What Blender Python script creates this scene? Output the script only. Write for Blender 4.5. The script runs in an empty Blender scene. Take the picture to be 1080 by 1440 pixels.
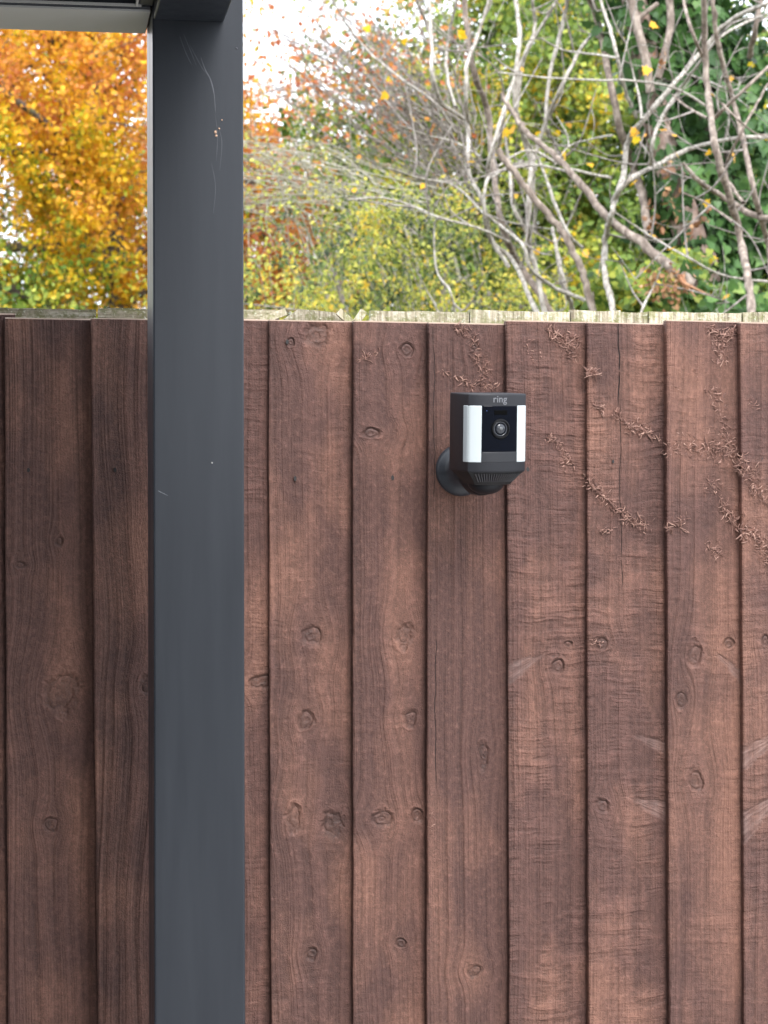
import bpy, math, random
import numpy as np
from mathutils import Vector, Matrix
random.seed(7); RNG = np.random.default_rng(7)
SC = bpy.context.scene; COL = SC.collection; R = math.radians

# ------------------------------------------------------------------ camera
F_PX, YAW, ROLL, EYE = 3100.0, R(8.0), R(0.12), 1.55
CAM = Vector((-2.75*math.sin(YAW), -2.75*math.cos(YAW), EYE))
cd = bpy.data.cameras.new('camera'); cam = bpy.data.objects.new('camera', cd); COL.objects.link(cam)
cd.sensor_fit = 'HORIZONTAL'; cd.sensor_width = 36; cd.lens = 36*F_PX/1080; cd.clip_start = .05; cd.clip_end = 2000
cam.location = CAM
cam.rotation_euler = (Matrix.Rotation(-YAW, 3, 'Z') @ Matrix.Rotation(R(90), 3, 'X') @ Matrix.Rotation(-ROLL, 3, 'Z')).to_euler()
cd.dof.use_dof = True; cd.dof.focus_distance = 2.72; cd.dof.aperture_fstop = 22.0
SC.camera = cam
CR = cam.rotation_euler.to_matrix()
def ray(px, py):
    return CR @ Vector(((px-540)/F_PX, (720-py)/F_PX, -1))
def at(px, py, Y):
    d = ray(px, py); t = (Y-CAM.y)/d.y
    return CAM + d*t

# ------------------------------------------------------------------ light
SUN_EL, SUN_AZ = R(46), R(166)           # azimuth clockwise from +Y (light comes from the right, behind the viewer)
w = bpy.data.worlds.new('World'); SC.world = w; w.use_nodes = True
nt = w.node_tree; bg = nt.nodes['Background']
sky = nt.nodes.new('ShaderNodeTexSky'); sky.sky_type = 'NISHITA'; sky.sun_disc = False
sky.sun_elevation = SUN_EL; sky.sun_rotation = SUN_AZ; sky.air_density = 1.0; sky.dust_density = 3.0
tc = nt.nodes.new('ShaderNodeTexCoord'); mp = nt.nodes.new('ShaderNodeMapping'); mp.inputs['Scale'].default_value = (1, 1, 2.5)
nz = nt.nodes.new('ShaderNodeTexNoise'); nz.inputs['Scale'].default_value = 2.2; nz.inputs['Detail'].default_value = 6
rp = nt.nodes.new('ShaderNodeMapRange'); rp.inputs[1].default_value = .3; rp.inputs[2].default_value = .7; rp.inputs[3].default_value = .62; rp.inputs[4].default_value = .98
mx = nt.nodes.new('ShaderNodeMixRGB'); mx.inputs[2].default_value = (9.2, 9.7, 10.4, 1)
nt.links.new(tc.outputs['Generated'], mp.inputs[0]); nt.links.new(mp.outputs[0], nz.inputs['Vector']); nt.links.new(nz.outputs[0], rp.inputs[0])
nt.links.new(rp.outputs[0], mx.inputs[0]); nt.links.new(sky.outputs[0], mx.inputs[1]); nt.links.new(mx.outputs[0], bg.inputs[0])
bg.inputs[1].default_value = .148
sl = bpy.data.lights.new('sun', 'SUN'); sl.energy = 1.65; sl.angle = R(26); sl.color = (1, .965, .94)
so = bpy.data.objects.new('sun', sl); COL.objects.link(so)
sd = Vector((math.sin(SUN_AZ)*math.cos(SUN_EL), math.cos(SUN_AZ)*math.cos(SUN_EL), math.sin(SUN_EL)))
so.rotation_euler = sd.to_track_quat('Z', 'Y').to_euler(); so.location = (0, 0, 12)
SC.view_settings.view_transform = 'Standard'; SC.view_settings.look = 'None'
SC.view_settings.gamma = 1; SC.view_settings.use_curve_mapping = False; SC.view_settings.exposure = 1.28
SC.cycles.max_bounces = 6; SC.cycles.transparent_max_bounces = 6

# ------------------------------------------------------------------ object helpers
def tag(o, label=None, cat=None, group=None, kind=None):
    if label: o['label'] = label
    if cat: o['category'] = cat
    if group: o['group'] = group
    if kind: o['kind'] = kind
    return o
def empty(name, loc=(0, 0, 0), parent=None):
    o = bpy.data.objects.new(name, None); COL.objects.link(o); o.location = loc; o.parent = parent; return o
def link(name, me, mats, parent=None, loc=None, smooth=False):
    o = bpy.data.objects.new(name, me); COL.objects.link(o)
    if not isinstance(mats, (list, tuple)): mats = [mats]
    if not me.materials:
        for m in mats: me.materials.append(m)
    if smooth: me.polygons.foreach_set('use_smooth', [True]*len(me.polygons))
    if parent is not None: o.parent = parent
    if loc is not None: o.location = loc
    return o
def raw_mesh(name, V, F, tint=None):
    """V (n,3), F (m,k) uniform polygons"""
    V = np.asarray(V, np.float32); F = np.asarray(F, np.int32); m, k = F.shape
    me = bpy.data.meshes.new(name)
    me.vertices.add(len(V)); me.vertices.foreach_set('co', V.ravel())
    me.loops.add(m*k); me.loops.foreach_set('vertex_index', F.ravel())
    me.polygons.add(m); me.polygons.foreach_set('loop_start', np.arange(m, dtype=np.int32)*k)
    if tint is not None:
        a = me.attributes.new('tint', 'FLOAT', 'POINT'); a.data.foreach_set('value', np.asarray(tint, np.float32))
    me.update(calc_edges=True)
    return me
class MB:
    def __init__(s): s.v = []; s.f = []; s.mi = []
    def add(s, v, f, mi=0):
        b = len(s.v); s.v += [tuple(p) for p in v]; s.f += [tuple(i+b for i in q) for q in f]; s.mi += [mi]*len(f); return s
    def box(s, x0, x1, y0, y1, z0, z1, mi=0):
        return s.add([(x0,y0,z0),(x1,y0,z0),(x1,y1,z0),(x0,y1,z0),(x0,y0,z1),(x1,y0,z1),(x1,y1,z1),(x0,y1,z1)],
                     [(0,3,2,1),(4,5,6,7),(0,1,5,4),(1,2,6,5),(2,3,7,6),(3,0,4,7)], mi)
    def loft(s, rings, cap0=True, cap1=True, mi=0):
        n = len(rings[0]); v = [p for r in rings for p in r]; f = []
        for i in range(len(rings)-1):
            for j in range(n):
                a = i*n+j; b = i*n+(j+1) % n; f.append((a, b, b+n, a+n))
        if cap0: f.append(tuple(range(n))[::-1])
        if cap1: f.append(tuple(range((len(rings)-1)*n, len(rings)*n)))
        return s.add(v, f, mi)
    def build(s, name, mat, parent=None, bevel=0, seg=2, smooth=False, loc=None):
        me = bpy.data.meshes.new(name); me.from_pydata(s.v, [], s.f); me.update()
        o = link(name, me, mat, parent, loc)
        me.polygons.foreach_set('material_index', s.mi)
        if smooth: me.polygons.foreach_set('use_smooth', [True]*len(me.polygons))
        if bevel:
            m = o.modifiers.new('b', 'BEVEL'); m.width = bevel; m.segments = seg; m.limit_method = 'ANGLE'; m.angle_limit = R(40)
            m.harden_normals = False
        return o
def sharp(o, ang=35):
    o.data.set_sharp_from_angle(angle=R(ang)) if hasattr(o.data, 'set_sharp_from_angle') else None
    return o

# ------------------------------------------------------------------ node helpers
class G:
    def __init__(s, name):
        s.m = bpy.data.materials.new(name); s.m.use_nodes = True; s.t = s.m.node_tree; s.n = s.t.nodes; s.l = s.t.links
        s.b = s.n['Principled BSDF']; s.out = s.n['Material Output']
    def put(s, sock, v):
        if isinstance(v, bpy.types.NodeSocket): s.l.new(v, sock)
        elif v is not None: sock.default_value = v
    def m_(s, op, a, b=None, c=None, clamp=False):
        x = s.n.new('ShaderNodeMath'); x.operation = op; x.use_clamp = clamp
        s.put(x.inputs[0], a); s.put(x.inputs[1], b); s.put(x.inputs[2], c); return x.outputs[0]
    def rng(s, v, a, b, c=0., d=1., smooth=False):
        x = s.n.new('ShaderNodeMapRange'); x.interpolation_type = 'SMOOTHSTEP' if smooth else 'LINEAR'
        s.put(x.inputs[0], v)
        for i, q in enumerate((a, b, c, d)): s.put(x.inputs[i+1], q)
        return x.outputs[0]
    def vec(s, x, y, z):
        c = s.n.new('ShaderNodeCombineXYZ'); s.put(c.inputs[0], x); s.put(c.inputs[1], y); s.put(c.inputs[2], z); return c.outputs[0]
    def xyz(s, v):
        c = s.n.new('ShaderNodeSeparateXYZ'); s.put(c.inputs[0], v); return c.outputs
    def obj(s): return s.n.new('ShaderNodeTexCoord').outputs['Object']
    def noise(s, v, scale=1., detail=2., rough=.5):
        x = s.n.new('ShaderNodeTexNoise'); s.put(x.inputs['Vector'], v); x.inputs['Scale'].default_value = scale
        x.inputs['Detail'].default_value = detail; x.inputs['Roughness'].default_value = rough; return x.outputs[0]
    def mix(s, f, a, b, mode='MIX'):
        x = s.n.new('ShaderNodeMixRGB'); x.blend_type = mode; s.put(x.inputs[0], f)
        for i, q in ((1, a), (2, b)):
            s.put(x.inputs[i], (*q, 1) if isinstance(q, tuple) and len(q) == 3 else q)
        return x.outputs[0]
    def fmix(s, f, a, b):
        x = s.n.new('ShaderNodeMix'); s.put(x.inputs[0], f); s.put(x.inputs[2], a); s.put(x.inputs[3], b); return x.outputs[0]
    def ramp(s, v, stops):
        x = s.n.new('ShaderNodeValToRGB'); s.put(x.inputs[0], v); e = x.color_ramp.elements
        while len(e) < len(stops): e.new(.5)
        for q, (p, c) in zip(e, stops): q.position = p; q.color = (*c, 1)
        return x.outputs[0]
    def bump(s, h, dist=.001, strength=1.):
        x = s.n.new('ShaderNodeBump'); x.inputs['Distance'].default_value = dist; x.inputs['Strength'].default_value = strength
        s.put(x.inputs['Height'], h); s.l.new(x.outputs[0], s.b.inputs['Normal']); return x.outputs[0]
    def set(s, **k):
        for a, v in k.items():
            a = a.replace('_', ' ')
            s.put(s.b.inputs[a], (*v, 1) if isinstance(v, tuple) and len(v) == 3 else v)
        return s.m
def plain(name, col, rough=.5, metal=0., spec=.5, grain=0., gs=300.):
    g = G(name); g.set(Base_Color=col, Roughness=rough, Metallic=metal); g.b.inputs['Specular IOR Level'].default_value = spec
    if grain: g.bump(g.noise(g.obj(), gs, 2), grain)
    return g.m

def stained_board(name, seed, knots=(), wedges=(), cracks=(), warm=.5, saw=.5, rough=.5, lam=1.0):
    """brown fence stain over sawn softwood: grain that flows round the knots, saw marks, brushed-out patches"""
    g = G(name); X, Y, Z = g.xyz(g.obj()); M = g.m_
    low = g.noise(g.vec(M('MULTIPLY_ADD', X, 5., seed), 0., M('MULTIPLY', Z, 1.3)), 1., 2)
    u = M('MULTIPLY_ADD', M('SUBTRACT', low, .5), .05*lam, X)
    km = None; rim = None; ringr = None
    for (kx, kz, rx, rz) in knots:
        a = M('SUBTRACT', X, kx); dx = M('DIVIDE', a, rx); dz = M('DIVIDE', M('SUBTRACT', Z, kz), rz)
        r2 = M('ADD', M('MULTIPLY', dx, dx), M('MULTIPLY', dz, dz)); r = M('SQRT', r2)
        e = M('EXPONENT', M('MULTIPLY', r2, -.16)); u = M('SUBTRACT', u, M('MULTIPLY', M('MULTIPLY', a, .8), e))
        ang_ = M('ARCTAN2', dz, dx); r = M('ADD', r, M('MULTIPLY', M('SUBTRACT', g.noise(g.vec(M('MULTIPLY', X, 60.), seed+kx*90, M('MULTIPLY', Z, 60.)), 1., 2), .5), 1.5))
        m = g.rng(r, 1.15, .7); q = M('EXPONENT', M('MULTIPLY', M('POWER', M('MULTIPLY', M('SUBTRACT', r, 1.1), 4.5), 2.), -1.))
        q = M('MULTIPLY', q, g.rng(M('SINE', M('ADD', ang_, kz*70)), -.5, .8)); km = m if km is None else M('MAXIMUM', km, m); rim = q if rim is None else M('MAXIMUM', rim, q)
        rr = M('MULTIPLY', r, m); ringr = rr if ringr is None else M('MAXIMUM', ringr, rr)
    brk = g.noise(g.vec(X, seed, Z), 110., 2)
    gA = g.noise(g.vec(M('MULTIPLY', u, 95.), seed, M('MULTIPLY', Z, 1.1)), 1., 3, .6)
    gA = g.rng(gA, .36, .64)
    gB = g.noise(g.vec(M('MULTIPLY', u, 300.), seed, M('MULTIPLY', Z, 22.)), 1., 3, .6)
    patch = g.noise(g.vec(M('MULTIPLY_ADD', X, 10., seed*3), 0., M('MULTIPLY', Z, 5.)), 1., 3, .55)
    patch2 = g.noise(g.vec(M('MULTIPLY_ADD', X, 22., seed), 3., M('MULTIPLY', Z, 9.)), 1., 3, .6)
    sw = g.noise(g.vec(M('MULTIPLY', X, 30.), seed, M('MULTIPLY', M('MULTIPLY_ADD', X, .04, Z), 330.)), 1., 2, .6)
    sw2 = g.noise(g.vec(M('MULTIPLY', X, 12.), seed+4, M('MULTIPLY', M('MULTIPLY_ADD', patch, .03, Z), 95.)), 1., 2, .6)
    swm = M('MULTIPLY', g.rng(patch2, .35, .6), saw)
    fine = g.noise(g.vec(X, seed, Z), 620., 3, .7)
    blot = g.noise(g.vec(X, seed+2., M('MULTIPLY', Z, .8)), 170., 3, .65)
    h = M('MULTIPLY_ADD', gB, .45, M('MULTIPLY', gA, 1.2))
    h = M('ADD', h, M('MULTIPLY', M('ADD', M('MULTIPLY', sw, .6), M('MULTIPLY', g.rng(sw2, .38, .6), 1.0)), swm))
    h = M('MULTIPLY_ADD', fine, .9, h); h = M('MULTIPLY_ADD', blot, .5+1.0*rough, h)
    lift = M('MULTIPLY', gA, .34); lift = M('ADD', lift, M('MULTIPLY', M('MULTIPLY', g.rng(sw2, .48, .66), swm), .42))
    lift = M('ADD', lift, M('MULTIPLY', g.rng(sw, .45, .7), M('MULTIPLY', swm, .16)))
    lift = M('ADD', lift, M('MULTIPLY', g.rng(blot, .45, .7), .42)); lift = M('ADD', lift, M('MULTIPLY', g.rng(fine, .35, .65), .38))
    if km is not None:
        ring = M('SINE', M('ADD', M('MULTIPLY', ringr, 9.), M('MULTIPLY', brk, 9.)))
        h = g.fmix(km, h, M('MULTIPLY_ADD', ring, .22, .45)); rimb = M('MULTIPLY', rim, g.rng(brk, .35, .6))
        h = M('MULTIPLY_ADD', rimb, .6, h)
        lift = M('SUBTRACT', lift, M('MULTIPLY', km, .34)); lift = M('MULTIPLY_ADD', rimb, .3, lift)
    dark = None
    for (cx, z0, z1, wd) in cracks:
        wob = M('MULTIPLY', M('SUBTRACT', g.noise(g.vec(cx*50, seed, M('MULTIPLY', Z, 22.)), 1., 3), .5), .009)
        d = M('ABSOLUTE', M('SUBTRACT', M('SUBTRACT', X, cx), wob)); c = g.rng(d, wd, wd*.4)
        c = M('MULTIPLY', c, M('MULTIPLY', g.rng(Z, z0-.01, z0+.01), g.rng(Z, z1+.01, z1-.01)))
        c = M('MULTIPLY', c, g.rng(g.noise(g.vec(X, 0., Z), 60.), .3, .45))
        dark = c if dark is None else M('MAXIMUM', dark, c)
    cold, warmc = (.090, .046, .038), (.180, .090, .065)
    pw = g.rng(patch, .60-.3*warm, .82-.3*warm); col = g.mix(pw, cold, warmc)
    lum = M('ADD', M('MULTIPLY', lift, .95), .52)
    col = g.mix(1., col, g.vec(lum, lum, lum), 'MULTIPLY')
    col = g.mix(g.rng(blot, .64, .85, 0., .5), col, (.28, .16, .125)) if rough > .3 else col
    for (tx, tz, bx_, bz_, hw) in wedges:                             # torn, bleached grain fanning out from a knot towards the board's edge
        ln = math.hypot(bx_-tx, bz_-tz); ca, sa = (bx_-tx)/ln, (bz_-tz)/ln
        a = M('SUBTRACT', X, tx); b = M('SUBTRACT', Z, tz)
        p = M('ADD', M('MULTIPLY', a, ca), M('MULTIPLY', b, sa)); q = M('SUBTRACT', M('MULTIPLY', b, ca), M('MULTIPLY', a, sa))
        wb = g.noise(g.vec(M('MULTIPLY', X, 45.), seed, M('MULTIPLY', Z, 70.)), 1., 3)
        wn = g.noise(g.vec(M('MULTIPLY', p, 25.), seed, M('MULTIPLY', M('DIVIDE', q, M('ADD', M('MAXIMUM', p, 0.), .01)), 16.)), 1., 3, .6)
        q2 = M('ADD', M('ABSOLUTE', q), M('MULTIPLY', M('SUBTRACT', wb, .5), .012)); lim_ = M('MULTIPLY', p, hw/ln)
        m = M('MULTIPLY', g.rng(M('SUBTRACT', lim_, q2), -.0012, .0025), g.rng(p, 0., ln*.35))
        wc = g.ramp(wn, [(.35, (.08, .05, .045)), (.65, (.215, .15, .135))])
        col = g.mix(M('MULTIPLY', M('MULTIPLY', m, g.rng(gA, 0., 1., .25, 1.)), .5), col, wc); h = g.fmix(M('MULTIPLY', m, .75), h, M('MULTIPLY_ADD', wn, 2.2, -.3))
    if dark is not None:
        h = M('SUBTRACT', h, M('MULTIPLY', dark, 3.)); col = g.mix(dark, col, (.02, .012, .01))
    g.set(Base_Color=col, Roughness=g.rng(fine, .3, .7, .5, .72)); g.b.inputs['Specular IOR Level'].default_value = .28
    g.bump(h, .0019, 1.)
    return g.m
def g_gr(r): return 1.0

def weathered(name, horizontal=False, seed=0., tone=1.):
    g = G(name); X, Y, Z = g.xyz(g.obj()); A, B = (Z, X) if horizontal else (X, Z)
    a = g.noise(g.vec(g.m_('MULTIPLY', A, 260.), seed, g.m_('MULTIPLY', B, 9.)), 1., 3, .6)
    b = g.noise(g.vec(X, seed, Z), 55., 4, .7); c = g.noise(g.vec(X, seed+3, Z), 260., 2)
    col = g.ramp(a, [(.3, (.16*tone, .13*tone, .09*tone)), (.5, (.42*tone, .37*tone, .27*tone)), (.7, (.62*tone, .58*tone, .47*tone))])
    col = g.mix(g.rng(b, .45, .6, 0., .8), col, (.17*tone, .175*tone, .06*tone))
    col = g.mix(g.rng(c, .6, .7, 0., .7), col, (.6, .62, .5))
    g.set(Base_Color=col, Roughness=.9); g.bump(g.m_('ADD', a, c), .0012, 1.); return g.m

def leaf_mat(name, stops, trans=.35, rough=.5, spec=.35):
    g = G(name); at_ = g.n.new('ShaderNodeAttribute'); at_.attribute_name = 'tint'
    col = g.ramp(at_.outputs['Fac'], stops)
    v = g.noise(g.obj(), 30., 2); col = g.mix(1., col, g.vec(g.rng(v, .3, .7, .75, 1.2), g.rng(v, .3, .7, .75, 1.2), g.rng(v, .3, .7, .8, 1.1)), 'MULTIPLY')
    g.set(Base_Color=col, Roughness=rough); g.b.inputs['Specular IOR Level'].default_value = spec
    tr = g.n.new('ShaderNodeBsdfTranslucent'); g.l.new(col, tr.inputs[0]); ms = g.n.new('ShaderNodeMixShader'); ms.inputs[0].default_value = trans
    g.l.new(g.b.outputs[0], ms.inputs[1]); g.l.new(tr.outputs[0], ms.inputs[2]); g.l.new(ms.outputs[0], g.out.inputs[0]); return g.m
def bark(name, c0, c1, c2, s=40., green=0.):
    g = G(name); o = g.obj(); X, Y, Z = g.xyz(o)
    a = g.noise(g.vec(g.m_('MULTIPLY', X, s), g.m_('MULTIPLY', Y, s), g.m_('MULTIPLY', Z, s*.5)), 1., 4, .65)
    col = g.ramp(a, [(.33, c0), (.5, c1), (.66, c2)])
    if green: col = g.mix(g.rng(g.noise(o, 6., 3), .5, .65, 0., green), col, (.12, .15, .05))
    g.set(Base_Color=col, Roughness=.85); g.bump(a, .006, .8); return g.m

# ================================================================== LARGE STRUCTURE
# ground
g = G('grass'); n1 = g.noise(g.obj(), 3., 5); n2 = g.noise(g.obj(), 90., 3)
g.set(Base_Color=g.mix(g.rng(n1, .4, .6), g.ramp(n2, [(.3, (.03, .045, .012)), (.7, (.07, .10, .03))]), (.10, .065, .03)), Roughness=.95); g.bump(n2, .02)
GRASS = g.m
tag(MB().box(-300, 300, -300, 500, -.3, 0).build('ground', GRASS), kind='structure')
g = G('paving'); br = g.n.new('ShaderNodeTexBrick'); g.l.new(g.obj(), br.inputs[0]); br.inputs['Scale'].default_value = 1.; br.inputs['Brick Width'].default_value = .6
br.inputs['Row Height'].default_value = .6; br.inputs['Mortar Size'].default_value = .006; br.inputs['Color1'].default_value = (.46, .45, .43, 1); br.inputs['Color2'].default_value = (.40, .395, .38, 1); br.inputs['Mortar'].default_value = (.1, .1, .09, 1)
g.set(Base_Color=g.mix(.4, br.outputs[0], g.ramp(g.noise(g.obj(), 9., 5), [(.3, (.36, .35, .34)), (.7, (.5, .49, .48))])), Roughness=.8)
tag(MB().box(-6, 6, -9, -.06, .004, .03).build('patio', g.m), kind='structure')

# ------------------------------------------------------------------ brown featheredge fence
fence = empty('featheredge_fence', (0, 0, 0))
tag(fence, 'brown stained close board garden fence with overlapping vertical boards', 'fence')
END = plain('pale_end_grain', (.30, .22, .17), .9, grain=.001)
def fx(px, py): return at(px, py, -.012).x
TOPZ = {}
# left edge of each board: (px at the top, px at the bottom of the frame, px row of the board's top)
edges = [(7, 11, 449), (127, 138, 449), (255, 262, 449), (378, 381, 451), (497, 496, 453), (602, 600, 455), (712, 716, 452), (825, 828, 455), (937, 940, 452), (1040, 1047, 455)]
def line(px0, px1):                       # x at z=0 and z=1.8 of the board's edge
    a = at(px0, 452, -.022); b = at(px1, 1440, -.022); k = (a.x-b.x)/(a.z-b.z)
    return b.x-k*b.z, b.x+k*(1.8-b.z)
L = [(line(a, b), at(a+50, t, -.02).z) for a, b, t in edges]
for i in range(12):
    (x0, x1), z = L[0]; L.insert(0, ((x0-.1+random.uniform(-.004, .004), x1-.1+random.uniform(-.004, .004)), 1.79+random.uniform(-.004, .003)))
for i in range(14):
    (x0, x1), z = L[-1]; L.append(((x0+.1+random.uniform(-.004, .004), x1+.1+random.uniform(-.004, .004)), 1.79+random.uniform(-.004, .003)))
def board_local(i, px, py):               # a pixel on the face of board i in that board's own coordinates
    p = at(px, py, -.018); (x0, x1), _ = L[i+12]; xb = x0+(x1-x0)*p.z/1.8
    return p.x-xb, p.z
S = 1/1.127/1000
spec = {   # board index -> knots (px, py, rx, ry in px), wedges, cracks, warm, saw, rough
 0: dict(k=[(85, 975, 24, 30), (70, 1160, 10, 11), (80, 760, 6, 8), (25, 795, 7, 6)], warm=.45, saw=.2, rough=.3, lam=1.2),
 1: dict(k=[(196, 965, 13, 17), (205, 750, 8, 8)], warm=.5, saw=.15, rough=.2, lam=1.5),
 2: dict(k=[(362, 960, 18, 10)], warm=.45, saw=.6, rough=.3),
 3: dict(k=[(438, 895, 13, 15), (428, 1012, 12, 13), (412, 1150, 13, 19), (467, 1160, 17, 21), (437, 1342, 9, 11), (407, 481, 6, 6), (445, 470, 20, 18)], warm=.5, saw=.35, rough=.7),
 4: dict(k=[(574, 893, 15, 20), (582, 1012, 12, 13), (541, 1152, 18, 13), (568, 1326, 8, 7), (578, 492, 11, 9), (527, 610, 16, 7), (592, 1148, 8, 12)], warm=.5, saw=.3, rough=.4, lam=1.3),
 5: dict(k=[(686, 1062, 9, 20), (677, 487, 8, 9), (672, 1365, 12, 9)], c=[(617, 470, 690, .5), (618, 900, 1100, .6)], warm=.35, saw=.03, rough=.35, lam=.6),
 6: dict(k=[(797, 905, 7, 5), (783, 935, 10, 10)], w=[(775, 912, 708, 950, 16)], c=[], warm=.45, saw=.95, rough=.2),
 7: dict(k=[(845, 905, 12, 9), (845, 1132, 12, 10)], w=[(872, 1118, 945, 1143, 17), (880, 1030, 945, 1055, 12)], c=[(868, 455, 565, 1.1), (871, 570, 820, .6)], warm=.5, saw=.9, rough=.3),
 8: dict(k=[(956, 982, 9, 15), (978, 1098, 12, 18), (974, 920, 12, 18), (1024, 905, 8, 8)], w=[(1000, 912, 1042, 950, 8)], warm=.62, saw=.5, rough=.3, lam=1.2),
 9: dict(k=[(1068, 900, 6, 8)], w=[(1110, 1020, 1040, 1062, 17), (1115, 1100, 1040, 1158, 19)], warm=.5, saw=.7, rough=.3),
}
def board_mesh(name, w0, z1, xs0, xs1, seed, mats):
    rr = random.Random(seed); rows = 70; prof = 10; rings = []
    ph = [rr.uniform(0, 6.28) for _ in range(6)]
    for j in range(rows+1):
        t = j/rows; z = z1*t; lean = xs0+(xs1-xs0)*z/1.8
        e = .0005*math.sin(z*5+ph[0])+.0002*math.sin(z*23+ph[1])+.0003*rr.uniform(-1, 1)
        cup = .0012*math.sin(z*2.1+ph[2]); inset = 0 if j < rows else .0012
        zt = z+(rr.uniform(-.0004, .0004) if j == rows else 0)
        W = w0; fr = []
        yl = -.0235+cup+.0006*math.sin(z*6+ph[3]); yr = -.0095+cup*.5
        pts = [(e, -.0095), (e, yl+.0022), (e+.0006, yl+.0007), (e+.0022, yl)]
        for q in range(1, 6):
            s = q/5; pts.append((.002+(W-.002)*s, yl+(yr-yl)*s+.0005*math.sin(s*5+z*3+ph[4])))
        pts.append((W, -.0045)); pts.append((.02, -.0085))
        rings.append([(lean+px, py+(inset if py < -.0096 else 0), zt-(.0002 if py < -.0096 else 0)) for px, py in pts])
    m = MB(); n = len(rings[0])
    # bevelled pale lip along the sawn top
    last = rings[-1]; lip = [(x, min(y+.0012, -.006), z+.0012+rr.uniform(-.0005, .0009)) for x, y, z in last]
    m.loft(rings, True, False, 0); m.loft([last, lip], False, True, 1)
    return m.build(name, mats, fence, smooth=False)
for bi, ((x0, x1), zt) in enumerate(L):
    i = bi-12; sp = spec.get(i, dict(k=[(0, 0, 9, 11)], warm=random.uniform(.3, .6), saw=random.uniform(.1, .7), rough=.3))
    if i in spec:
        kn = []
        for (px, py, rx, ry) in sp.get('k', []):
            a, b = board_local(i, px, py); kn.append((a, b, rx*S, ry*S))
        wd = []
        for (px, py, qx, qy, hw) in sp.get('w', []):
            a, b = board_local(i, px, py); c_, d_ = board_local(i, qx, qy); wd.append((a, b, c_, d_, hw*S))
        ck = []
        for (px, p0, p1, ww) in sp.get('c', []):
            a, b1 = board_local(i, px, p0); _, b0 = board_local(i, px, p1); ck.append((a, b0, b1, ww*S))
        rk = random.Random(i)
        for q in range(2): kn.append((rk.uniform(.02, .08), rk.uniform(.1, .85), .011, .014))
        mat = stained_board('stained_wood_%d' % bi, bi*1.71, kn, wd, ck, sp['warm'], sp['saw'], sp['rough'], sp.get('lam', 1.))
    elif True:                                                     # boards beyond the frame: knots of their own too
        rk = random.Random(bi); kn = [(rk.uniform(.02, .08), rk.uniform(.1, 1.7), rk.uniform(.007, .016), rk.uniform(.009, .02)) for _ in range(rk.randint(1, 4))]
        mat = common = stained_board('stained_wood_%d' % bi, bi*1.71, kn, [], [], .5, .4, .35)
    else: mat = common
    nxt = L[bi+1] if bi+1 < len(L) else ((x0+.1, x1+.1), 0)
    wb = min(max(nxt[0][0]-x0, nxt[0][1]-x1)+.012, .14)
    o = board_mesh('board', wb, zt, 0, x1-x0, bi*13+1, [mat, END]); o.location = (x0, 0, .0)
# rails and posts on the far side of the boards
RAIL = weathered('weathered_rail', True, 1., .8); PAL = weathered('weathered_pale', False, 2.); PAL2 = weathered('weathered_pale_bright', False, 5., 1.25)
xa, xb = L[0][0][0], L[-1][0][0]+.1
for z in (.3, .95, 1.6): MB().box(xa, xb, -.0015, .036, z-.03, z+.03).build('rail', RAIL, fence, .003)
# nails
NAIL = plain('dark_nail', (.012, .010, .010), .6)
for (px, py, r) in [(40, 661, 3), (162, 661, 3), (415, 673, 3), (552, 672, 3.2), (742, 660, 3.2), (1070, 645, 3.2), (862, 649, 2.2), (605, 660, 2.5), (404, 481, 3.0), (950, 657, 2.4)]:
    i = max(k for k in range(10) if edges[k][0] < px); lx, lz = board_local(i, px, py)
    s = lx/.112; y = -.0235+.0135*s; p = at(px, py, y)
    m = MB(); rad = r*S
    pts = [(p.x+rad*.7*math.cos(a)*random.uniform(.8, 1.15), rad*1.15*math.sin(a)*random.uniform(.85, 1.1)+p.z) for a in np.linspace(0, 2*math.pi, 9)[:-1]]
    m.loft([[(x, y-.0014, z) for x, z in pts], [(x, y+.003, z) for x, z in pts]][::-1]); m.build('nail', NAIL, fence)

# ------------------------------------------------------------------ neighbour's weathered fence right behind it
nf = empty('weathered_fence', (0, .06, 0))
tag(nf, 'pale lichened top of the older fence just behind the brown boards', 'fence')
zt = at(300, 434, .075).z
def zrow(py): return at(600, py, .075).z
xs = lambda px: at(px, 440, .075).x
# long capping rail to the left
def slab(name, x0, x1, z0, z1, mat, y0=.0, y1=.02, c0=0, c1=0):
    """c0/c1: cut-back of the top corners -> trapezoid"""
    m = MB(); n = max(2, int((x1-x0)/.02)); rg = []
    for k in range(n+1):
        t = k/n; x = x0+(x1-x0)*t; zz = z1+random.uniform(-.0012, .0012)
        if c0 and x-x0 < c0: zz = min(zz, z1-.03*(1-(x-x0)/c0))
        if c1 and x1-x < c1: zz = min(zz, z1-.03*(1-(x1-x)/c1))
        rg.append([(x, y0, z0), (x, y1, z0), (x, y1, zz), (x, y0, zz-.0008)])
    m.loft([r[::-1] for r in rg]); return m.build(name, mat, nf, loc=(0, 0, 0))
def capz(px): return at(px, 434+4.5*px/1080, .08).z
slab('capping_rail', xa, xs(136)-.001, 1.70, capz(60), weathered('cap_wood_a', True, 3., .8), .004, .026)
slab('capping_rail', xs(136)+.0015, xs(392), 1.70, capz(250), weathered('cap_wood_b', True, 9., .85), .004, .026)
slab('board', xs(370), xs(520), .1, capz(440), weathered('cap_wood_c', False, 12., .75), .014, .03, .045, .05)
m = MB(); 
for (a, b, c, d) in [(372, 451, 397, 437), (487, 436, 497, 451), (508, 436, 500, 451)]: pass
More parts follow.
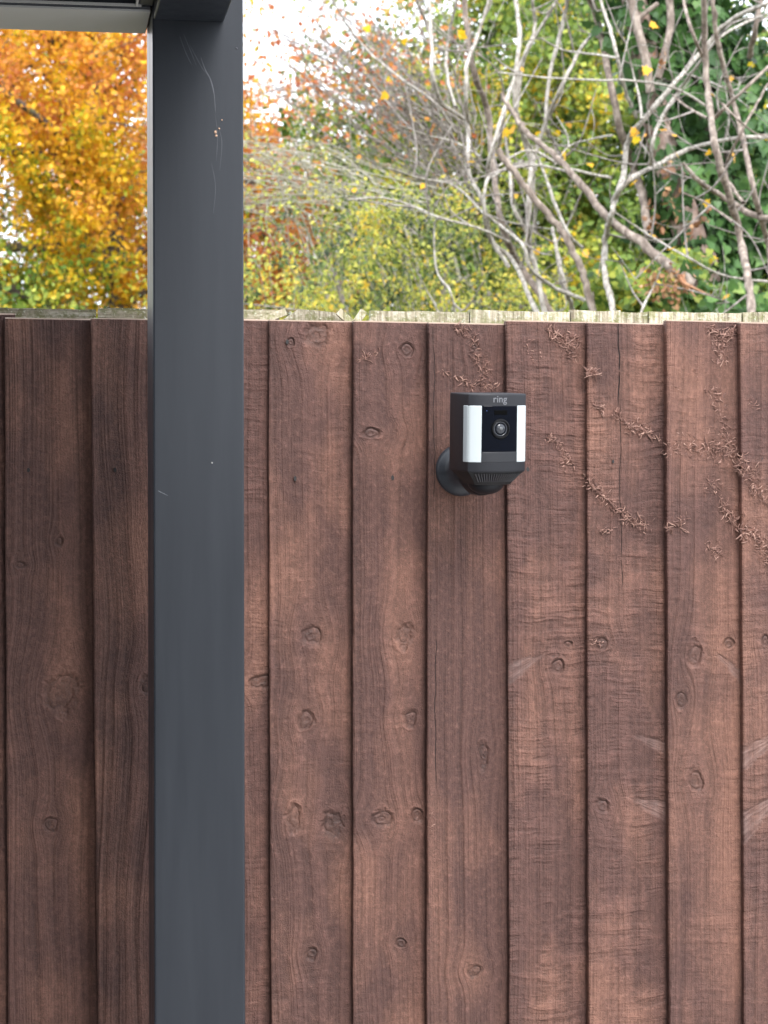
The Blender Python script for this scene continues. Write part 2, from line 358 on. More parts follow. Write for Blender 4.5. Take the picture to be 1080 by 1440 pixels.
for (pa, pb) in [((402, 438), (366, 452)), ((476, 438), (492, 452)), ((512, 437), (500, 455))]:
    A = at(*pa, .055); B = at(*pb, .055); dd = (B-A).normalized(); B += dd*.01; nrm = Vector((-dd.z, 0, dd.x))*.0045
    q = MB(); q.loft([[(p.x+s*nrm.x, y-.06, p.z+s*nrm.z) for (s, y) in ((-1, .052), (1, .052), (1, .062), (-1, .062))] for p in (A, B)]); q.build('brace', PAL2, nf)
cuts = [520, 584, 660, 737, 802, 872, 911, 975, 1043, 1100, 1165, 1235, 1300, 1370, 1440, 1510, 1580, 1650, 1720, 1790]
for k in range(len(cuts)-1):
    slab('board', xs(cuts[k])+.0005, xs(cuts[k+1])-.0005, .1, capz(cuts[k])+random.uniform(-.0007, .0006), [PAL, PAL2, weathered('pale_%d' % k, False, k*3.1, 1.1)][(k+1) % 3 if k > 1 else 0], .01+.004*(k % 2), .028+.004*(k % 2))
for z in (.3, 1.5): MB().box(xa, xb, .034, .07, z-.03, z+.03).build('rail', RAIL, nf)
for x in (xa+.4, xa+2.2): MB().box(x, x+.09, .0715, .16, 0, 1.74).build('post', RAIL, nf)

# ------------------------------------------------------------------ pergola
g = G('anthracite_paint'); X, Y, Z = g.xyz(g.obj())
sm = g.noise(g.vec(g.m_('MULTIPLY', X, 34.), g.m_('MULTIPLY', Y, 34.), g.m_('MULTIPLY', Z, 2.5)), 1., 5, .65); fi = g.noise(g.obj(), 1400., 1); sp_ = g.noise(g.obj(), 160., 1)
col = g.mix(g.rng(sm, .3, .7), (.016, .019, .025), (.022, .026, .033)); col = g.mix(g.rng(sp_, .90, .94), col, (.3, .3, .3))
g.set(Base_Color=col, Roughness=g.rng(sm, .3, .7, .30, .50)); g.b.inputs['Specular IOR Level'].default_value = .5; g.bump(fi, .00012, .5); g.b.inputs['Specular IOR Level'].default_value = .22; g.set(Coat_Weight=.22, Coat_Roughness=.2)
ANTH = g.m
LOUV = plain('dark_louvre_paint', (.018, .019, .022), .45)
TRIM = plain('pale_trim', (.42, .42, .41), .4)
pc = at(280, 720, -.31)
px0 = at(215.5, 720, -.31).x; px1 = at(343.5, 720, -.31).x; WP = px1-px0
yf, yb = -.31, -.31+.118
tilt = R(.02)
perg = empty('pergola', (px1, yf, .03)); tag(perg, 'dark grey metal pergola with corner post in front of the brown fence', 'pergola')
def P(m, name, mat=ANTH, bevel=.0022): 
    o = m.build(name, mat, perg, bevel, 3, smooth=False); o.location = (-perg.location.x, -perg.location.y, -.03); return o
zb = at(208, 45.5, yb).z
zb2 = at(300, 31, yf).z
XL = px0-3.9; YN = yf-3.9; ZT = zb+.17  # spans beyond the frame lengthened to deepen the shade under the roof
post = P(MB().box(px0, px1, yf, yb, .03, ZT+.002), 'post')
for (x, y) in ((XL-WP, yf), (XL-WP, YN-WP), (px0, YN-WP)): P(MB().box(x, x+WP, y, y+.118, .03, ZT+.002), 'post')
P(MB().box(XL, px0-.0005, yf+.001, yb-.001, zb, ZT), 'beam')
P(MB().box(XL, px0-.0005, YN-WP+.001, YN-.001, zb, ZT), 'beam')
P(MB().box(px0+.0012, px0+.078, YN, yf-.0005, zb2, ZT-.001), 'beam')
P(MB().box(XL-WP+.001, XL-.001, YN, yf-.0005, zb, ZT), 'beam')
# inner gutter ledge with its thin pale lip, louvred roof above
P(MB().box(XL, px0-.001, yf-.03, yf+.0005, zb+.012, zb+.03), 'gutter', LOUV, .001)
zl = zb+.0006
P(MB().box(XL, px0-.012, yf-.0062, yf-.0040, zl, zl+.0028), 'trim', TRIM, 0)
P(MB().box(px0-.0185, px0-.016, YN, yf-.0065, zl, zl+.0028), 'trim', TRIM, 0)
P(MB().box(px0-.014, px0+.0005, YN, yf-.001, zl+.002, zl+.03), 'gutter', LOUV, .001)
k = 0; y = yf-.06
while y > YN+.02:
    m = MB(); m.box(XL+.002, px0-.002, y-.15, y-.004, ZT-.05, ZT-.03); P(m, 'louvre', LOUV, .002); y -= .15
P(MB().box(XL, px0-.002, yf+.004, yb-.003, zb-.0025, zb-.0003), 'soffit_strip', plain('pale_soffit', (.42, .42, .42), .4), 0)  # pale strip added to brighten the beam's underside
for q in range(24):                                               # slatted side and rear screens, added out of view to shade boards and post
    z = .12+q*.085
    P(MB().box(XL-WP*.7, XL-WP*.5, YN, yf-.001, z, z+.075), 'screen_slat', LOUV, .002); P(MB().box(XL, px0-.001, YN-.07, YN-.05, z, z+.075), 'screen_slat', LOUV, .002)
perg.rotation_euler = (0, 0, R(1.0))
# scratches, chalky scuffs and a stuck fleck on the face of the post
SCR = plain('scratch', (.10, .105, .12), .6); SCR2 = plain('scratch_faint', (.045, .05, .06), .6); FLK = plain('dried_fleck', (.55, .36, .25), .8)
def scratch(pts, wpx, mat, name='scratch'):
    q = [at(a, b, yf-.0001) for a, b in pts]; Cv = []
    for i in range(len(q)-1):
        for t in np.linspace(0, 1, 6)[:-1]:
            p0, p1, p2, p3 = q[max(i-1, 0)], q[i], q[i+1], q[min(i+2, len(q)-1)]
            Cv.append(.5*((2*p1)+(p2-p0)*t+(2*p0-5*p1+4*p2-p3)*t*t+(3*p1-p0-3*p2+p3)*t**3))
    Cv.append(q[-1]); m = MB(); rg = []
    for i, p in enumerate(Cv):
        d = (Cv[min(i+1, len(Cv)-1)]-Cv[max(i-1, 0)]).normalized(); nn = Vector((-d.z, 0, d.x)); wv = wpx*.00038*math.sin(math.pi*(i+.6)/(len(Cv)+.4))*random.uniform(.7, 1.3)
        rg.append([(p.x+nn.x*wv*s, y_, p.z+nn.z*wv*s) for s, y_ in ((-1, yf+.0002), (-1, yf-.00012), (1, yf-.00012), (1, yf+.0002))])
    m.loft(rg); return P(m, name, mat, 0)
scratch([(282, 80), (289, 99), (296, 112), (301, 132), (303, 158)], 1.6, SCR)
for s_ in ([(252, 50), (262, 76), (270, 92)], [(258, 48), (268, 72), (276, 92)], [(266, 62), (282, 92), (290, 104)], [(302, 158), (306, 190), (304, 226)], [(306, 176), (312, 200), (309, 240)], [(297, 228), (303, 262), (300, 300)]):
    scratch(s_, 1.0, SCR2)
scratch([(222, 690), (226, 692), (236, 697)], 1.2, SCR)
def fleck(px, py, r, mat=FLK, sx=1.):
    p = at(px, py, yf); m = MB(); rg = []
    for y_, s in ((yf+.0005, 1.), (yf-.0006, .9), (yf-.0014, .5)):
        rg.append([(p.x+sx*r*s*.0008*math.cos(a)*random.uniform(.8, 1.2), y_, p.z+r*s*.0008*math.sin(a)*random.uniform(.8, 1.2)) for a in np.linspace(0, 2*math.pi, 8)[:-1]])
    m.loft(rg[::-1] if False else rg); P(m, 'fleck', mat, 0)
fleck(303, 186, 2.6, FLK, .8); fleck(304, 191, 1.8); fleck(308, 181, 1.4); fleck(312, 169, 1.1); fleck(298, 651, 1.3, TRIM); fleck(333, 68, 1.2, SCR)

# ================================================================== SECURITY CAMERA
BODY = plain('charcoal_plastic', (.017, .018, .022), .45, spec=.25, grain=.0001, gs=1500)
BODY2 = plain('charcoal_plastic_dark', (.012, .013, .016), .45, spec=.25, grain=.0001, gs=1500)
GLOSS = plain('gloss_black_face', (.002, .003, .007), .08, spec=.2)
SATIN = plain('satin_black_window', (.010, .011, .015), .4)
WHITE = plain('white_light_diffuser', (.44, .485, .50), .4, spec=.25)
LENSG = plain('lens_grey', (.04, .043, .05), .15); LETT = plain('pale_grey_lettering', (.13, .135, .15), .5)
CY = -.115
cc = at(683, 661, CY)
camo = empty('security_camera', (cc.x, CY, cc.z))
tag(camo, 'black security camera with two white light strips mounted on the brown fence', 'camera')
TURN = R(13.5); camo.rotation_euler = (R(5.0), 0, TURN)   # leans forward a touch, turned to the right
camo.rotation_euler = (Matrix.Rotation(R(4.5), 3, 'X') @ Matrix.Rotation(TURN, 3, 'Z')).to_euler()
HW, SAG, SIDE = .0375, .010, .062
def outline(sc=1., off=0., n=28):
    """closed D-shape in local xy; front towards -y"""
    pts = []; hw = HW*sc+off
    yc = -.004
    def fy(x): return -(SIDE/2+SAG*(1-abs(x/HW)**2.3))
    xsn = np.linspace(-1, 1, n)
    fr = []
    for s in xsn:
        x = HW*math.sin(s*math.pi/2); y = fy(x)
        fr.append((x, y))
    fr[0] = (-HW, -SIDE/2+.004); fr.insert(1, (-HW+.0005, -SIDE/2+.0015)); fr[-1] = (HW, -SIDE/2+.004); fr.insert(-1, (HW-.0005, -SIDE/2+.0015))
    bk = [(HW, SIDE/2-.008), (HW-.002, SIDE/2-.003), (HW-.008, SIDE/2), (0, SIDE/2+.001), (-HW+.008, SIDE/2), (-HW+.002, SIDE/2-.003), (-HW, SIDE/2-.008)]
    allp = fr+bk
    res = []
    for (x, y) in allp:
        x2, y2 = x*sc, yc+(y-yc)*sc
        l = math.hypot(x, y-yc) or 1; res.append((x2+off*x/l, y2+off*(y-yc)/l))
    return res
def ringz(sc, z, off=0.): return [(x, y, z) for x, y in outline(sc, off)]
H = .0925
hb = MB().loft([ringz(.975, -.0005), ringz(.995, .0006), ringz(1, .002), ringz(1, H-.002), ringz(.993, H-.0006), ringz(.975, H)])
housing = sharp(hb.build('housing', BODY, camo, smooth=True), 40)
# underside: louvred taper and rounded chin
sharp(MB().loft([ringz(.55, -.0165), ringz(.62, -.016), ringz(.66, -.0135), ringz(.94, -.0012), ringz(.945, .0005)]).build('vent_skirt', plain('vent_black', (.005, .005, .006), .6), camo, smooth=True), 40)
vm = MB(); ol = outline(.95); ol2 = outline(.655)
nfr = 32
for j in range(19):
    s = -.80+1.6*j/18; x = HW*s
    def fyy(sc): return -.004+(-(SIDE/2+SAG*(1-abs(s)**2.3))+.004)*sc
    a = (x*.95, fyy(.95)-.0010, -.0024); b = (x*.72, fyy(.72)-.0016, -.0125)
    wv = .00075
    vm.loft([[(a[0]-wv, a[1], a[2]), (a[0]+wv, a[1], a[2]), (a[0]+wv, a[1]+.003, a[2]), (a[0]-wv, a[1]+.003, a[2])], [(b[0]-wv, b[1], b[2]), (b[0]+wv, b[1], b[2]), (b[0]+wv, b[1]+.003, b[2]), (b[0]-wv, b[1]+.003, b[2])]][::-1])
vm.build('vent_slats', plain('vent_slat_grey', (.032, .032, .036), .4), camo)['kind'] = 'stuff'
def lathe(profile, axis='z', n=40):
    rg = []
    for r, h in profile:
        c = []
        for k in range(n):
            a = 2*math.pi*k/n
            c.append((r*math.cos(a), r*math.sin(a), h) if axis == 'z' else (r*math.cos(a), h, -r*math.sin(a)))
        rg.append(c)
    return MB().loft(rg)
prof = [(.0005, -.0145)]+[(.0225*math.sin(t), .001-.0155*math.cos(t)) for t in np.linspace(.25, math.pi/2, 9)]
sharp(lathe(prof).build('chin', BODY2, camo, smooth=True, loc=(.0, -.001, -.0150)), 50)
# front strip pieces follow the curved front
def frontstrip(x0, x1, z0, z1, proud, thick, name, mat, parent=camo, wrap0=False, wrap1=False, bevel=.0006):
    n = 14; rg = []
    xs_ = list(np.linspace(x0, x1, n)); col_ = []
    for x in xs_:
        y = -(SIDE/2+SAG*(1-min(abs(x/HW), 1)**2.3))
        col_.append((x, y))
    if wrap0: col_ = [(-HW-.0004, -SIDE/2+wrap0), (-HW-.0004, -SIDE/2+.003), (-HW, -SIDE/2+.0012)]+[c for c in col_ if c[0] > -HW+.0012]
    if wrap1: col_ = [c for c in col_ if c[0] < HW-.0012]+[(HW, -SIDE/2+.0012), (HW+.0004, -SIDE/2+.003), (HW+.0004, -SIDE/2+wrap1)]
    for (x, y) in col_:
        l = math.hypot(x*.5, y); ux, uy = x*.5/l, y/l
        o_, i_ = (x+ux*proud, y+uy*proud), (x-ux*thick, y-uy*thick)
        rg.append([(o_[0], o_[1], z0), (o_[0], o_[1], z1), (i_[0], i_[1], z1), (i_[0], i_[1], z0)])
    return sharp(MB().loft(rg).build(name, mat, parent, bevel, 2, smooth=True), 30)
Z0, Z1 = .0115, .0785; XB = .0226
frontstrip(-HW, -XB-.0004, Z0, Z1, .0007, .003, 'light_panel', WHITE, wrap0=.0125)
frontstrip(XB+.0004, HW, Z0, Z1, .0007, .003, 'light_panel', WHITE, wrap1=.0065)
face = frontstrip(-XB, XB, Z0+.0125, Z1, .0004, .003, 'faceplate', GLOSS)
frontstrip(-XB, XB, Z0, Z0+.012, .0002, .003, 'sensor_window', SATIN)
yfr = -(SIDE/2+SAG)
lr = sharp(lathe([(.0090, .0030), (.0090, -.0012), (.0100, -.0024), (.0112, -.0022), (.0120, -.0010), (.0120, .0030)], 'y').build('lens_ring', plain('lens_ring_black', (.003, .003, .004), .45, spec=.2), camo, smooth=True, loc=(0, yfr+.0002, .0512)), 40)
lz = lathe([(.0089, .0000), (.0089, -.0006), (.0078, -.0010), (.0076, -.0004), (.0062, -.0003)], 'y').build('lens', LENSG, camo, smooth=True, loc=(0, yfr+.0002, .0512))
dome = [(.0062*math.cos(t), -.0003-.0022*math.sin(t)) for t in np.linspace(0, 1.5, 7)]
d_ = lathe(dome, 'y').build('glass', plain('lens_glass', (.03, .033, .04), .04), lz, smooth=True)
lathe([(.0024, -.0018), (.0024, -.0026), (.0008, -.0029)], 'y').build('iris', plain('iris_glint', (.08, .085, .09), .4), lz, smooth=True)
MB().box(-.0085, .0085, yfr-.00055, yfr+.003, .0675, .0735).build('sensor_slot', plain('sensor_slot_black', (.001, .001, .001), .7, spec=.05), camo, .0008)
MB().box(-.0178, -.0170, yfr+.0010, yfr+.003, .0722, .0730).build('indicator', plain('indicator_blue', (.05, .09, .25), .3), camo)
# lettering on the top band
tcu = bpy.data.curves.new('t', 'FONT'); tcu.body = 'ring'; tcu.size = .0116; tcu.extrude = .00015; tcu.offset = .00012; tcu.align_x = 'CENTER'; tcu.space_character = 1.02
to = bpy.data.objects.new('t', tcu); COL.objects.link(to); bpy.context.view_layer.update()
tm = bpy.data.meshes.new_from_object(to.evaluated_get(bpy.context.evaluated_depsgraph_get())); bpy.data.objects.remove(to)
for v in tm.vertices:
    x, z, e = v.co.x, v.co.y, v.co.z; y = -(SIDE/2+SAG*(1-abs(x/HW)**2.3)); v.co = (x, y-.0002-e, z)
tm.materials.clear(); link('lettering', tm, LETT, camo, (-.001, 0, .0826))
# wall mount: flared round foot, neck and ball under the body
foot = at(648, 661, -.02)
inv = camo.matrix_basis.inverted()
mb = lathe([(.0325, .004), (.0325, -.003), (.0318, -.0050), (.0285, -.0085), (.0235, -.0125), (.0185, -.018), (.0150, -.026), (.0135, -.036), (.0128, -.046), (.0085, -.050)], 'y', 48)
mo = sharp(mb.build('mount_foot', plain('blue_black_plastic', (.030, .034, .042), .30), camo, smooth=True), 40); bpy.context.view_layer.update()
mo.matrix_parent_inverse = camo.matrix_basis.inverted(); mo.location = (foot.x, -.0205, foot.z)
A = Vector((foot.x, -.060, foot.z)); B = camo.matrix_basis @ Vector((0, .002, -.018))
def tube_ring(c, d, r, n=20):
    d = d.normalized(); a = d.orthogonal().normalized(); b = d.cross(a); return [tuple(c+r*(math.cos(t)*a+math.sin(t)*b)) for t in np.linspace(0, 2*math.pi, n+1)[:-1]]
pth = [A+Vector((0, .006, 0)), A, A.lerp(B, .25)+Vector((0, 0, -.006)), A.lerp(B, .5)+Vector((0, 0, -.006)), A.lerp(B, .8)+Vector((0, 0, -.002)), B]
mm = MB().loft([tube_ring(p, (pth[min(k+1, 5)]-pth[max(k-1, 0)]), r_) for k, (p, r_) in enumerate(zip(pth, (.0125, .0135, .0145, .0155, .0150, .013)))])
ao = mm.build('arm', BODY2, camo, smooth=True); ao.matrix_parent_inverse = camo.matrix_basis.inverted()

# ================================================================== IVY ROOTLETS under the stain
RT = G('stained_rootlets'); a_ = RT.n.new('ShaderNodeAttribute'); a_.attribute_name = 'tint'
RT.set(Base_Color=RT.ramp(a_.outputs['Fac'], [(0, (.11, .058, .048)), (.5, (.26, .14, .11)), (1, (.52, .33, .26))]), Roughness=.7); RT = RT.m
def face_y(px, py):
    k = max([k for k in range(10) if edges[k][0] < px] or [0]); lx, _ = board_local(k, px, py); return -.0235+.0135*min(max(lx/.11, 0), 1)
def rootlets(path, n, spread, ln=9., tuft=1.):
    V = []; F = []; T = []; rr = random
    for _ in range(n):
        t = rr.random()*(len(path)-1); i = min(int(t), len(path)-2); s = t-i
        px = path[i][0]*(1-s)+path[i+1][0]*s+rr.gauss(0, spread*.8); py = path[i][1]*(1-s)+path[i+1][1]*s+rr.gauss(0, spread*.8)
        y = face_y(px, py); p = at(px, py, y); a = rr.uniform(0, 6.28); L_ = ln*rr.uniform(.35, 1.1)*S; cv = rr.uniform(-1.6, 1.6); wd = rr.uniform(.0003, .0010); lift = rr.uniform(0, .0025)*tuft; spread_ = spread*rr.choice([.4, 1, 1.5])
        q = p.copy(); tint = rr.betavariate(2, 2.2); segs = 3; base = len(V); 
        for k in range(segs+1):
            u_ = k/segs; ww = wd*(1-.6*u_); nx, nz = -math.sin(a), math.cos(a); up = -.0004-lift*math.sin(u_*2.2)
            V += [(q.x-nx*ww, q.y+up+.0006, q.z-nz*ww), (q.x, q.y+up-.0007, q.z), (q.x+nx*ww, q.y+up+.0006, q.z+nz*ww)]; T += [tint]*3
            q.x += math.cos(a)*L_/segs; q.z += math.sin(a)*L_/segs; a += cv/segs
            if k < segs:
                b = base+3*k; F += [(b, b+1, b+4, b+3), (b+1, b+2, b+5, b+4)]
    for _ in range(1+len(path)//3 if n > 20 else 0):                # the thin dead stems the rootlets grew from
        ph = rr.uniform(0, 6); W = []
        for i in range(len(path)-1):
            for t in (0, .25, .5, .75):
                px = path[i][0]*(1-t)+path[i+1][0]*t; py = path[i][1]*(1-t)+path[i+1][1]*t; W.append((px+2.2*math.sin(len(W)*.9+ph)+rr.gauss(0, .5), py+2.2*math.cos(len(W)*.7+ph)+rr.gauss(0, .5)))
        base = len(V)
        for k, (px, py) in enumerate(W):
            q = at(px, py, face_y(px, py)); q2 = W[min(k+1, len(W)-1)]; q1 = W[max(k-1, 0)]; dx_, dz_ = q2[0]-q1[0], -(q2[1]-q1[1]); l_ = math.hypot(dx_, dz_) or 1; nx, nz = -dz_/l_, dx_/l_; ww = rr.uniform(.0005, .0010)
            V += [(q.x-nx*ww, q.y+.0006, q.z-nz*ww), (q.x, q.y-.0011, q.z), (q.x+nx*ww, q.y+.0006, q.z+nz*ww)]; T += [.35]*3
            if k: b = base+3*(k-1); F += [(b, b+1, b+4, b+3), (b+1, b+2, b+5, b+4)]
    o = link('ivy_rootlets', raw_mesh('ivy_rootlets', V, F, T), RT, fence); o['kind'] = 'stuff'; return o
rootlets([(771, 460), (782, 474), (795, 484), (812, 486)], 60, 4, 12)
rootlets([(795, 470), (806, 485), (803, 506)], 40, 4, 10); rootlets([(828, 524), (836, 527)], 26, 2.2, 13, 2.6)
rootlets([(833, 568), (848, 578)], 20, 3, 9); rootlets([(864, 580), (880, 595), (892, 608)], 36, 3, 9); rootlets([(890, 602), (906, 605), (922, 620)], 60, 6, 9)
rootlets([(768, 617), (785, 622), (795, 640), (803, 658)], 60, 4.5, 8); rootlets([(823, 672), (840, 690), (858, 706), (875, 724)], 80, 3, 10, 1.6)
rootlets([(875, 724), (890, 735), (912, 740)], 50, 5, 10); rootlets([(845, 748), (860, 745)], 18, 3, 8)
rootlets([(944, 632), (965, 630), (985, 632), (1010, 632), (1032, 640)], 210, 8, 10, 1.5); rootlets([(950, 605), (975, 612)], 20, 5, 9)
rootlets([(1000, 460), (1010, 478), (1020, 470), (1030, 465)], 100, 6, 10, 1.4); rootlets([(1004, 480), (1014, 500), (1008, 515)], 50, 6, 10)
rootlets([(990, 552), (1006, 545), (1010, 575), (1018, 605), (1026, 625)], 110, 5, 8); rootlets([(972, 518), (985, 530)], 18, 4, 7)
rootlets([(1036, 640), (1042, 658), (1054, 660), (1062, 690), (1072, 700)], 170, 6, 11, 2.); rootlets([(1046, 560), (1060, 566), (1058, 580)], 16, 3, 9)
rootlets([(1012, 705), (1026, 722), (1036, 745)], 60, 3.5, 12, 2.); rootlets([(1040, 745), (1058, 752), (1078, 778), (1085, 800)], 170, 8, 11, 1.6)
rootlets([(938, 744), (950, 736), (962, 734)], 50, 4.5, 12, 2.4); rootlets([(985, 690), (1000, 680), (1010, 690)], 45, 6, 8); rootlets([(1000, 770), (1012, 768), (1005, 785)], 34, 6, 9)
rootlets([(618, 520), (638, 528), (655, 538), (668, 542)], 70, 3, 9); rootlets([(642, 462), (655, 466), (668, 480), (672, 500)], 60, 4, 9)
rootlets([(668, 500), (682, 515), (680, 540), (690, 546)], 110, 5, 10, 1.5); rootlets([(501, 508), (518, 500), (535, 495)], 30, 3, 9)
rootlets([(604, 1145), (607, 1158), (605, 1172)], 16, 2.5, 7, 1.); rootlets([(826, 525), (832, 520)], 8, 2, 9, 2.); rootlets([(700, 548), (756, 552)], 12, 3, 6)
rootlets([(834, 903), (846, 900)], 12, 4, 7, .6); rootlets([(940, 545), (952, 542)], 16, 3, 7); rootlets([(740, 475), (750, 500)], 22, 7, 6)
rootlets([(796, 495), (800, 470)], 22, 9, 7); rootlets([(1090, 640), (1120, 700), (1150, 800)], 140, 9, 10, 1.5)

# ================================================================== VEGETATION
def tubes_mesh(name, tubes, sides=6, tints=None):
    """tubes: list of (points array, radii array)"""
    V = []; F = []; T = []; base = 0
    ang = np.linspace(0, 2*math.pi, sides+1)[:-1]; ca, sa = np.cos(ang), np.sin(ang)
    for ti, (P_, R_) in enumerate(tubes):
        P_ = np.asarray(P_, float); R_ = np.asarray(R_, float); n = len(P_)
        D = np.gradient(P_, axis=0); D /= np.linalg.norm(D, axis=1, keepdims=True)+1e-9
        ref = np.array([.31, .9, .3]); ref /= np.linalg.norm(ref)
        A_ = np.cross(D, ref); A_ /= np.linalg.norm(A_, axis=1, keepdims=True)+1e-9; B_ = np.cross(D, A_)
        ring = P_[:, None]+R_[:, None, None]*(ca[None, :, None]*A_[:, None]+sa[None, :, None]*B_[:, None])
        V.append(ring.reshape(-1, 3))
        i = np.arange(n-1)[:, None]*sides; j = np.arange(sides)[None]; j2 = (j+1) % sides
        F.append(np.stack([i+j, i+j2, i+j2+sides, i+j+sides], -1).reshape(-1, 4)+base); base += n*sides
        T.append(np.full(n*sides, tints[ti] if tints is not None else .5))
    return raw_mesh(name, np.concatenate(V), np.concatenate(F), np.concatenate(T))
def spline(pts, n=6, jit=0.):
    q = [Vector(p) for p in pts]; out = []
    for i in range(len(q)-1):
        p0, p1, p2, p3 = q[max(i-1, 0)], q[i], q[i+1], q[min(i+2, len(q)-1)]
        for t in np.linspace(0, 1, n+1)[:-1]:
            out.append(.5*((2*p1)+(p2-p0)*t+(2*p0-5*p1+4*p2-p3)*t*t+(3*p1-p0-3*p2+p3)*t**3))
    out.append(q[-1]); a = np.array([tuple(v) for v in out])
    if jit: a[1:-1] += RNG.normal(0, jit, (len(a)-2, 3))
    return a
LEAF_V = np.array([(0, 0, 0), (.28, .3, .05), (.3, .62, .05), (0, 1, -.05), (-.3, .62, .05), (-.28, .3, .05), (0, .5, -.04)]); LEAF_F = np.array([(6, 0, 1), (6, 1, 2), (6, 2, 3), (6, 3, 4), (6, 4, 5), (6, 5, 0)])
SLV = np.array([(0, 0, 0), (.24, .5, .05), (0, 1, 0), (-.24, .5, .05)]); SLF = np.array([(0, 1, 2), (0, 2, 3)])
def maple():
    pts = [(0, 0), (.16, .12), (.46, .06), (.34, .3), (.52, .5), (.28, .56), (.2, .74), (0, 1.0), (-.2, .74), (-.28, .56), (-.52, .5), (-.34, .3), (-.46, .06), (-.16, .12)]
    V = [(x, y, .06*abs(x)*2-.02) for x, y in pts]+[(0, .42, -.03)]; n = len(pts)
    return np.array(V), np.array([(n, i, (i+1) % n) for i in range(n)])
MPV, MPF = maple()
def ivy():
    pts = [(0, 0), (.22, -.1), (.46, .1), (.34, .34), (.36, .48), (.16, .62), (0, .98), (-.16, .62), (-.36, .48), (-.34, .34), (-.46, .1), (-.22, -.1)]
    V = [(x, y, .10*abs(x)) for x, y in pts]+[(0, .3, -.02)]; n = len(pts)
    return np.array(V), np.array([(n, i, (i+1) % n) for i in range(n)])
IVV, IVF = ivy()
def unit(a): return a/(np.linalg.norm(a, axis=1, keepdims=True)+1e-9)
def leaves_mesh(name, P_, size, tint, tv=LEAF_V, tf=LEAF_F, face=None, fbias=.0, droop=.5):
    n = len(P_); D = RNG.normal(0, 1, (n, 3)); D[:, 2] -= droop; D = unit(D)          # direction of the leaf's length
    Nn = RNG.normal(0, 1, (n, 3))
    if face is not None: Nn = Nn*(1-fbias)+face*fbias*2.5
    X_ = unit(np.cross(D, Nn)); Nn = np.cross(X_, D)
    size = np.broadcast_to(size, n)*RNG.uniform(.65, 1.25, n)
    V = P_[:, None]+size[:, None, None]*(tv[None, :, 0:1]*X_[:, None]+tv[None, :, 1:2]*D[:, None]+tv[None, :, 2:3]*Nn[:, None])
    k = len(tv); F = (tf[None]+(np.arange(n)*k)[:, None, None]).reshape(-1, 3)
    return raw_mesh(name, V.reshape(-1, 3), F, np.repeat(np.clip(tint, 0, 1), k))
def vnoise(P_, s, seed=0):
    """cheap smooth noise in 0..1"""
    a = P_*s+seed; return .5+.5*(np.sin(a[:, 0]*1.7+np.sin(a[:, 1]*1.3)*1.5+seed)*np.sin(a[:, 2]*1.9+np.sin(a[:, 0]*.9+seed)*1.7))*.9
def grow(base, top, crown_c, crown_r, limbs, branches, twigs, r0, seed, zmin=.8, gap=.0, twl=.5):
    """trunk, limbs, branches and twigs that reach for points in an ellipsoid crown"""
    rg = np.random.default_rng(seed); crown_c = np.array(crown_c); crown_r = np.array(crown_r)
    def rnd(n, lo=.2):
        p = unit(rg.normal(0, 1, (n, 3)))*rg.uniform(lo**3, 1, (n, 1))**(1/3.); return crown_c+p*crown_r
    tr = spline([base, Vector(base).lerp(Vector(top), .35)+Vector(rg.normal(0, .12, 3)), Vector(base).lerp(Vector(top), .7)+Vector(rg.normal(0, .15, 3)), top], 6)
    trunk = (tr, np.linspace(r0, r0*.25, len(tr)))
    def sprout(src, srcR, pts, k, wob, kr):
        out = []
        for p in pts:
            s = src+np.array([0, 0, .0]); d2 = ((s-p)**2).sum(1)+np.where(s[:, 2] > p[2], 1.5, 0)*((s-p)**2).sum(1); i = int(np.argmin(d2*rg.uniform(.85, 1.15, len(d2))))
            a = src[i]; l = np.linalg.norm(p-a); mid = a*.5+p*.5+rg.normal(0, wob*l, 3)+np.array([0, 0, .1*l]); q = spline([a, a*.75+mid*.25+rg.normal(0, .03*l, 3), mid, p], k)
            r = min(srcR[i]*.7, kr*(.25+.6*l)); out.append((q, np.linspace(r, r*.3, len(q))))
        return out
    lim = sprout(tr[len(tr)//4:], trunk[1][len(tr)//4:], rnd(limbs, .4), 4, .08, r0*.35)
    LP = np.concatenate([l[0][2:] for l in lim]); LR = np.concatenate([l[1][2:] for l in lim])
    br = sprout(LP, LR, rnd(branches, .3), 3, .10, r0*.12)
    BP = np.concatenate([b[0][2:] for b in br]); BR = np.concatenate([b[1][2:] for b in br])
    tp = BP[rg.integers(0, len(BP), twigs)]+rg.normal(0, twl*.6, (twigs, 3)); tp[:, 2] = np.maximum(tp[:, 2], zmin)
    tw = sprout(BP, BR, tp, 2, .1, .010)
    return trunk, lim, br, tw
def along(tubes, per, sig, rg=RNG, start=.15):
    out = []
    for P_, _ in tubes:
        n = per if isinstance(per, int) else rg.poisson(per)
        t = rg.uniform(start, 1, n)*(len(P_)-1); i = np.minimum(t.astype(int), len(P_)-2); s = (t-i)[:, None]
        out.append(P_[i]*(1-s)+P_[i+1]*s)
    o = np.concatenate(out); return o+rg.normal(0, sig, o.shape)
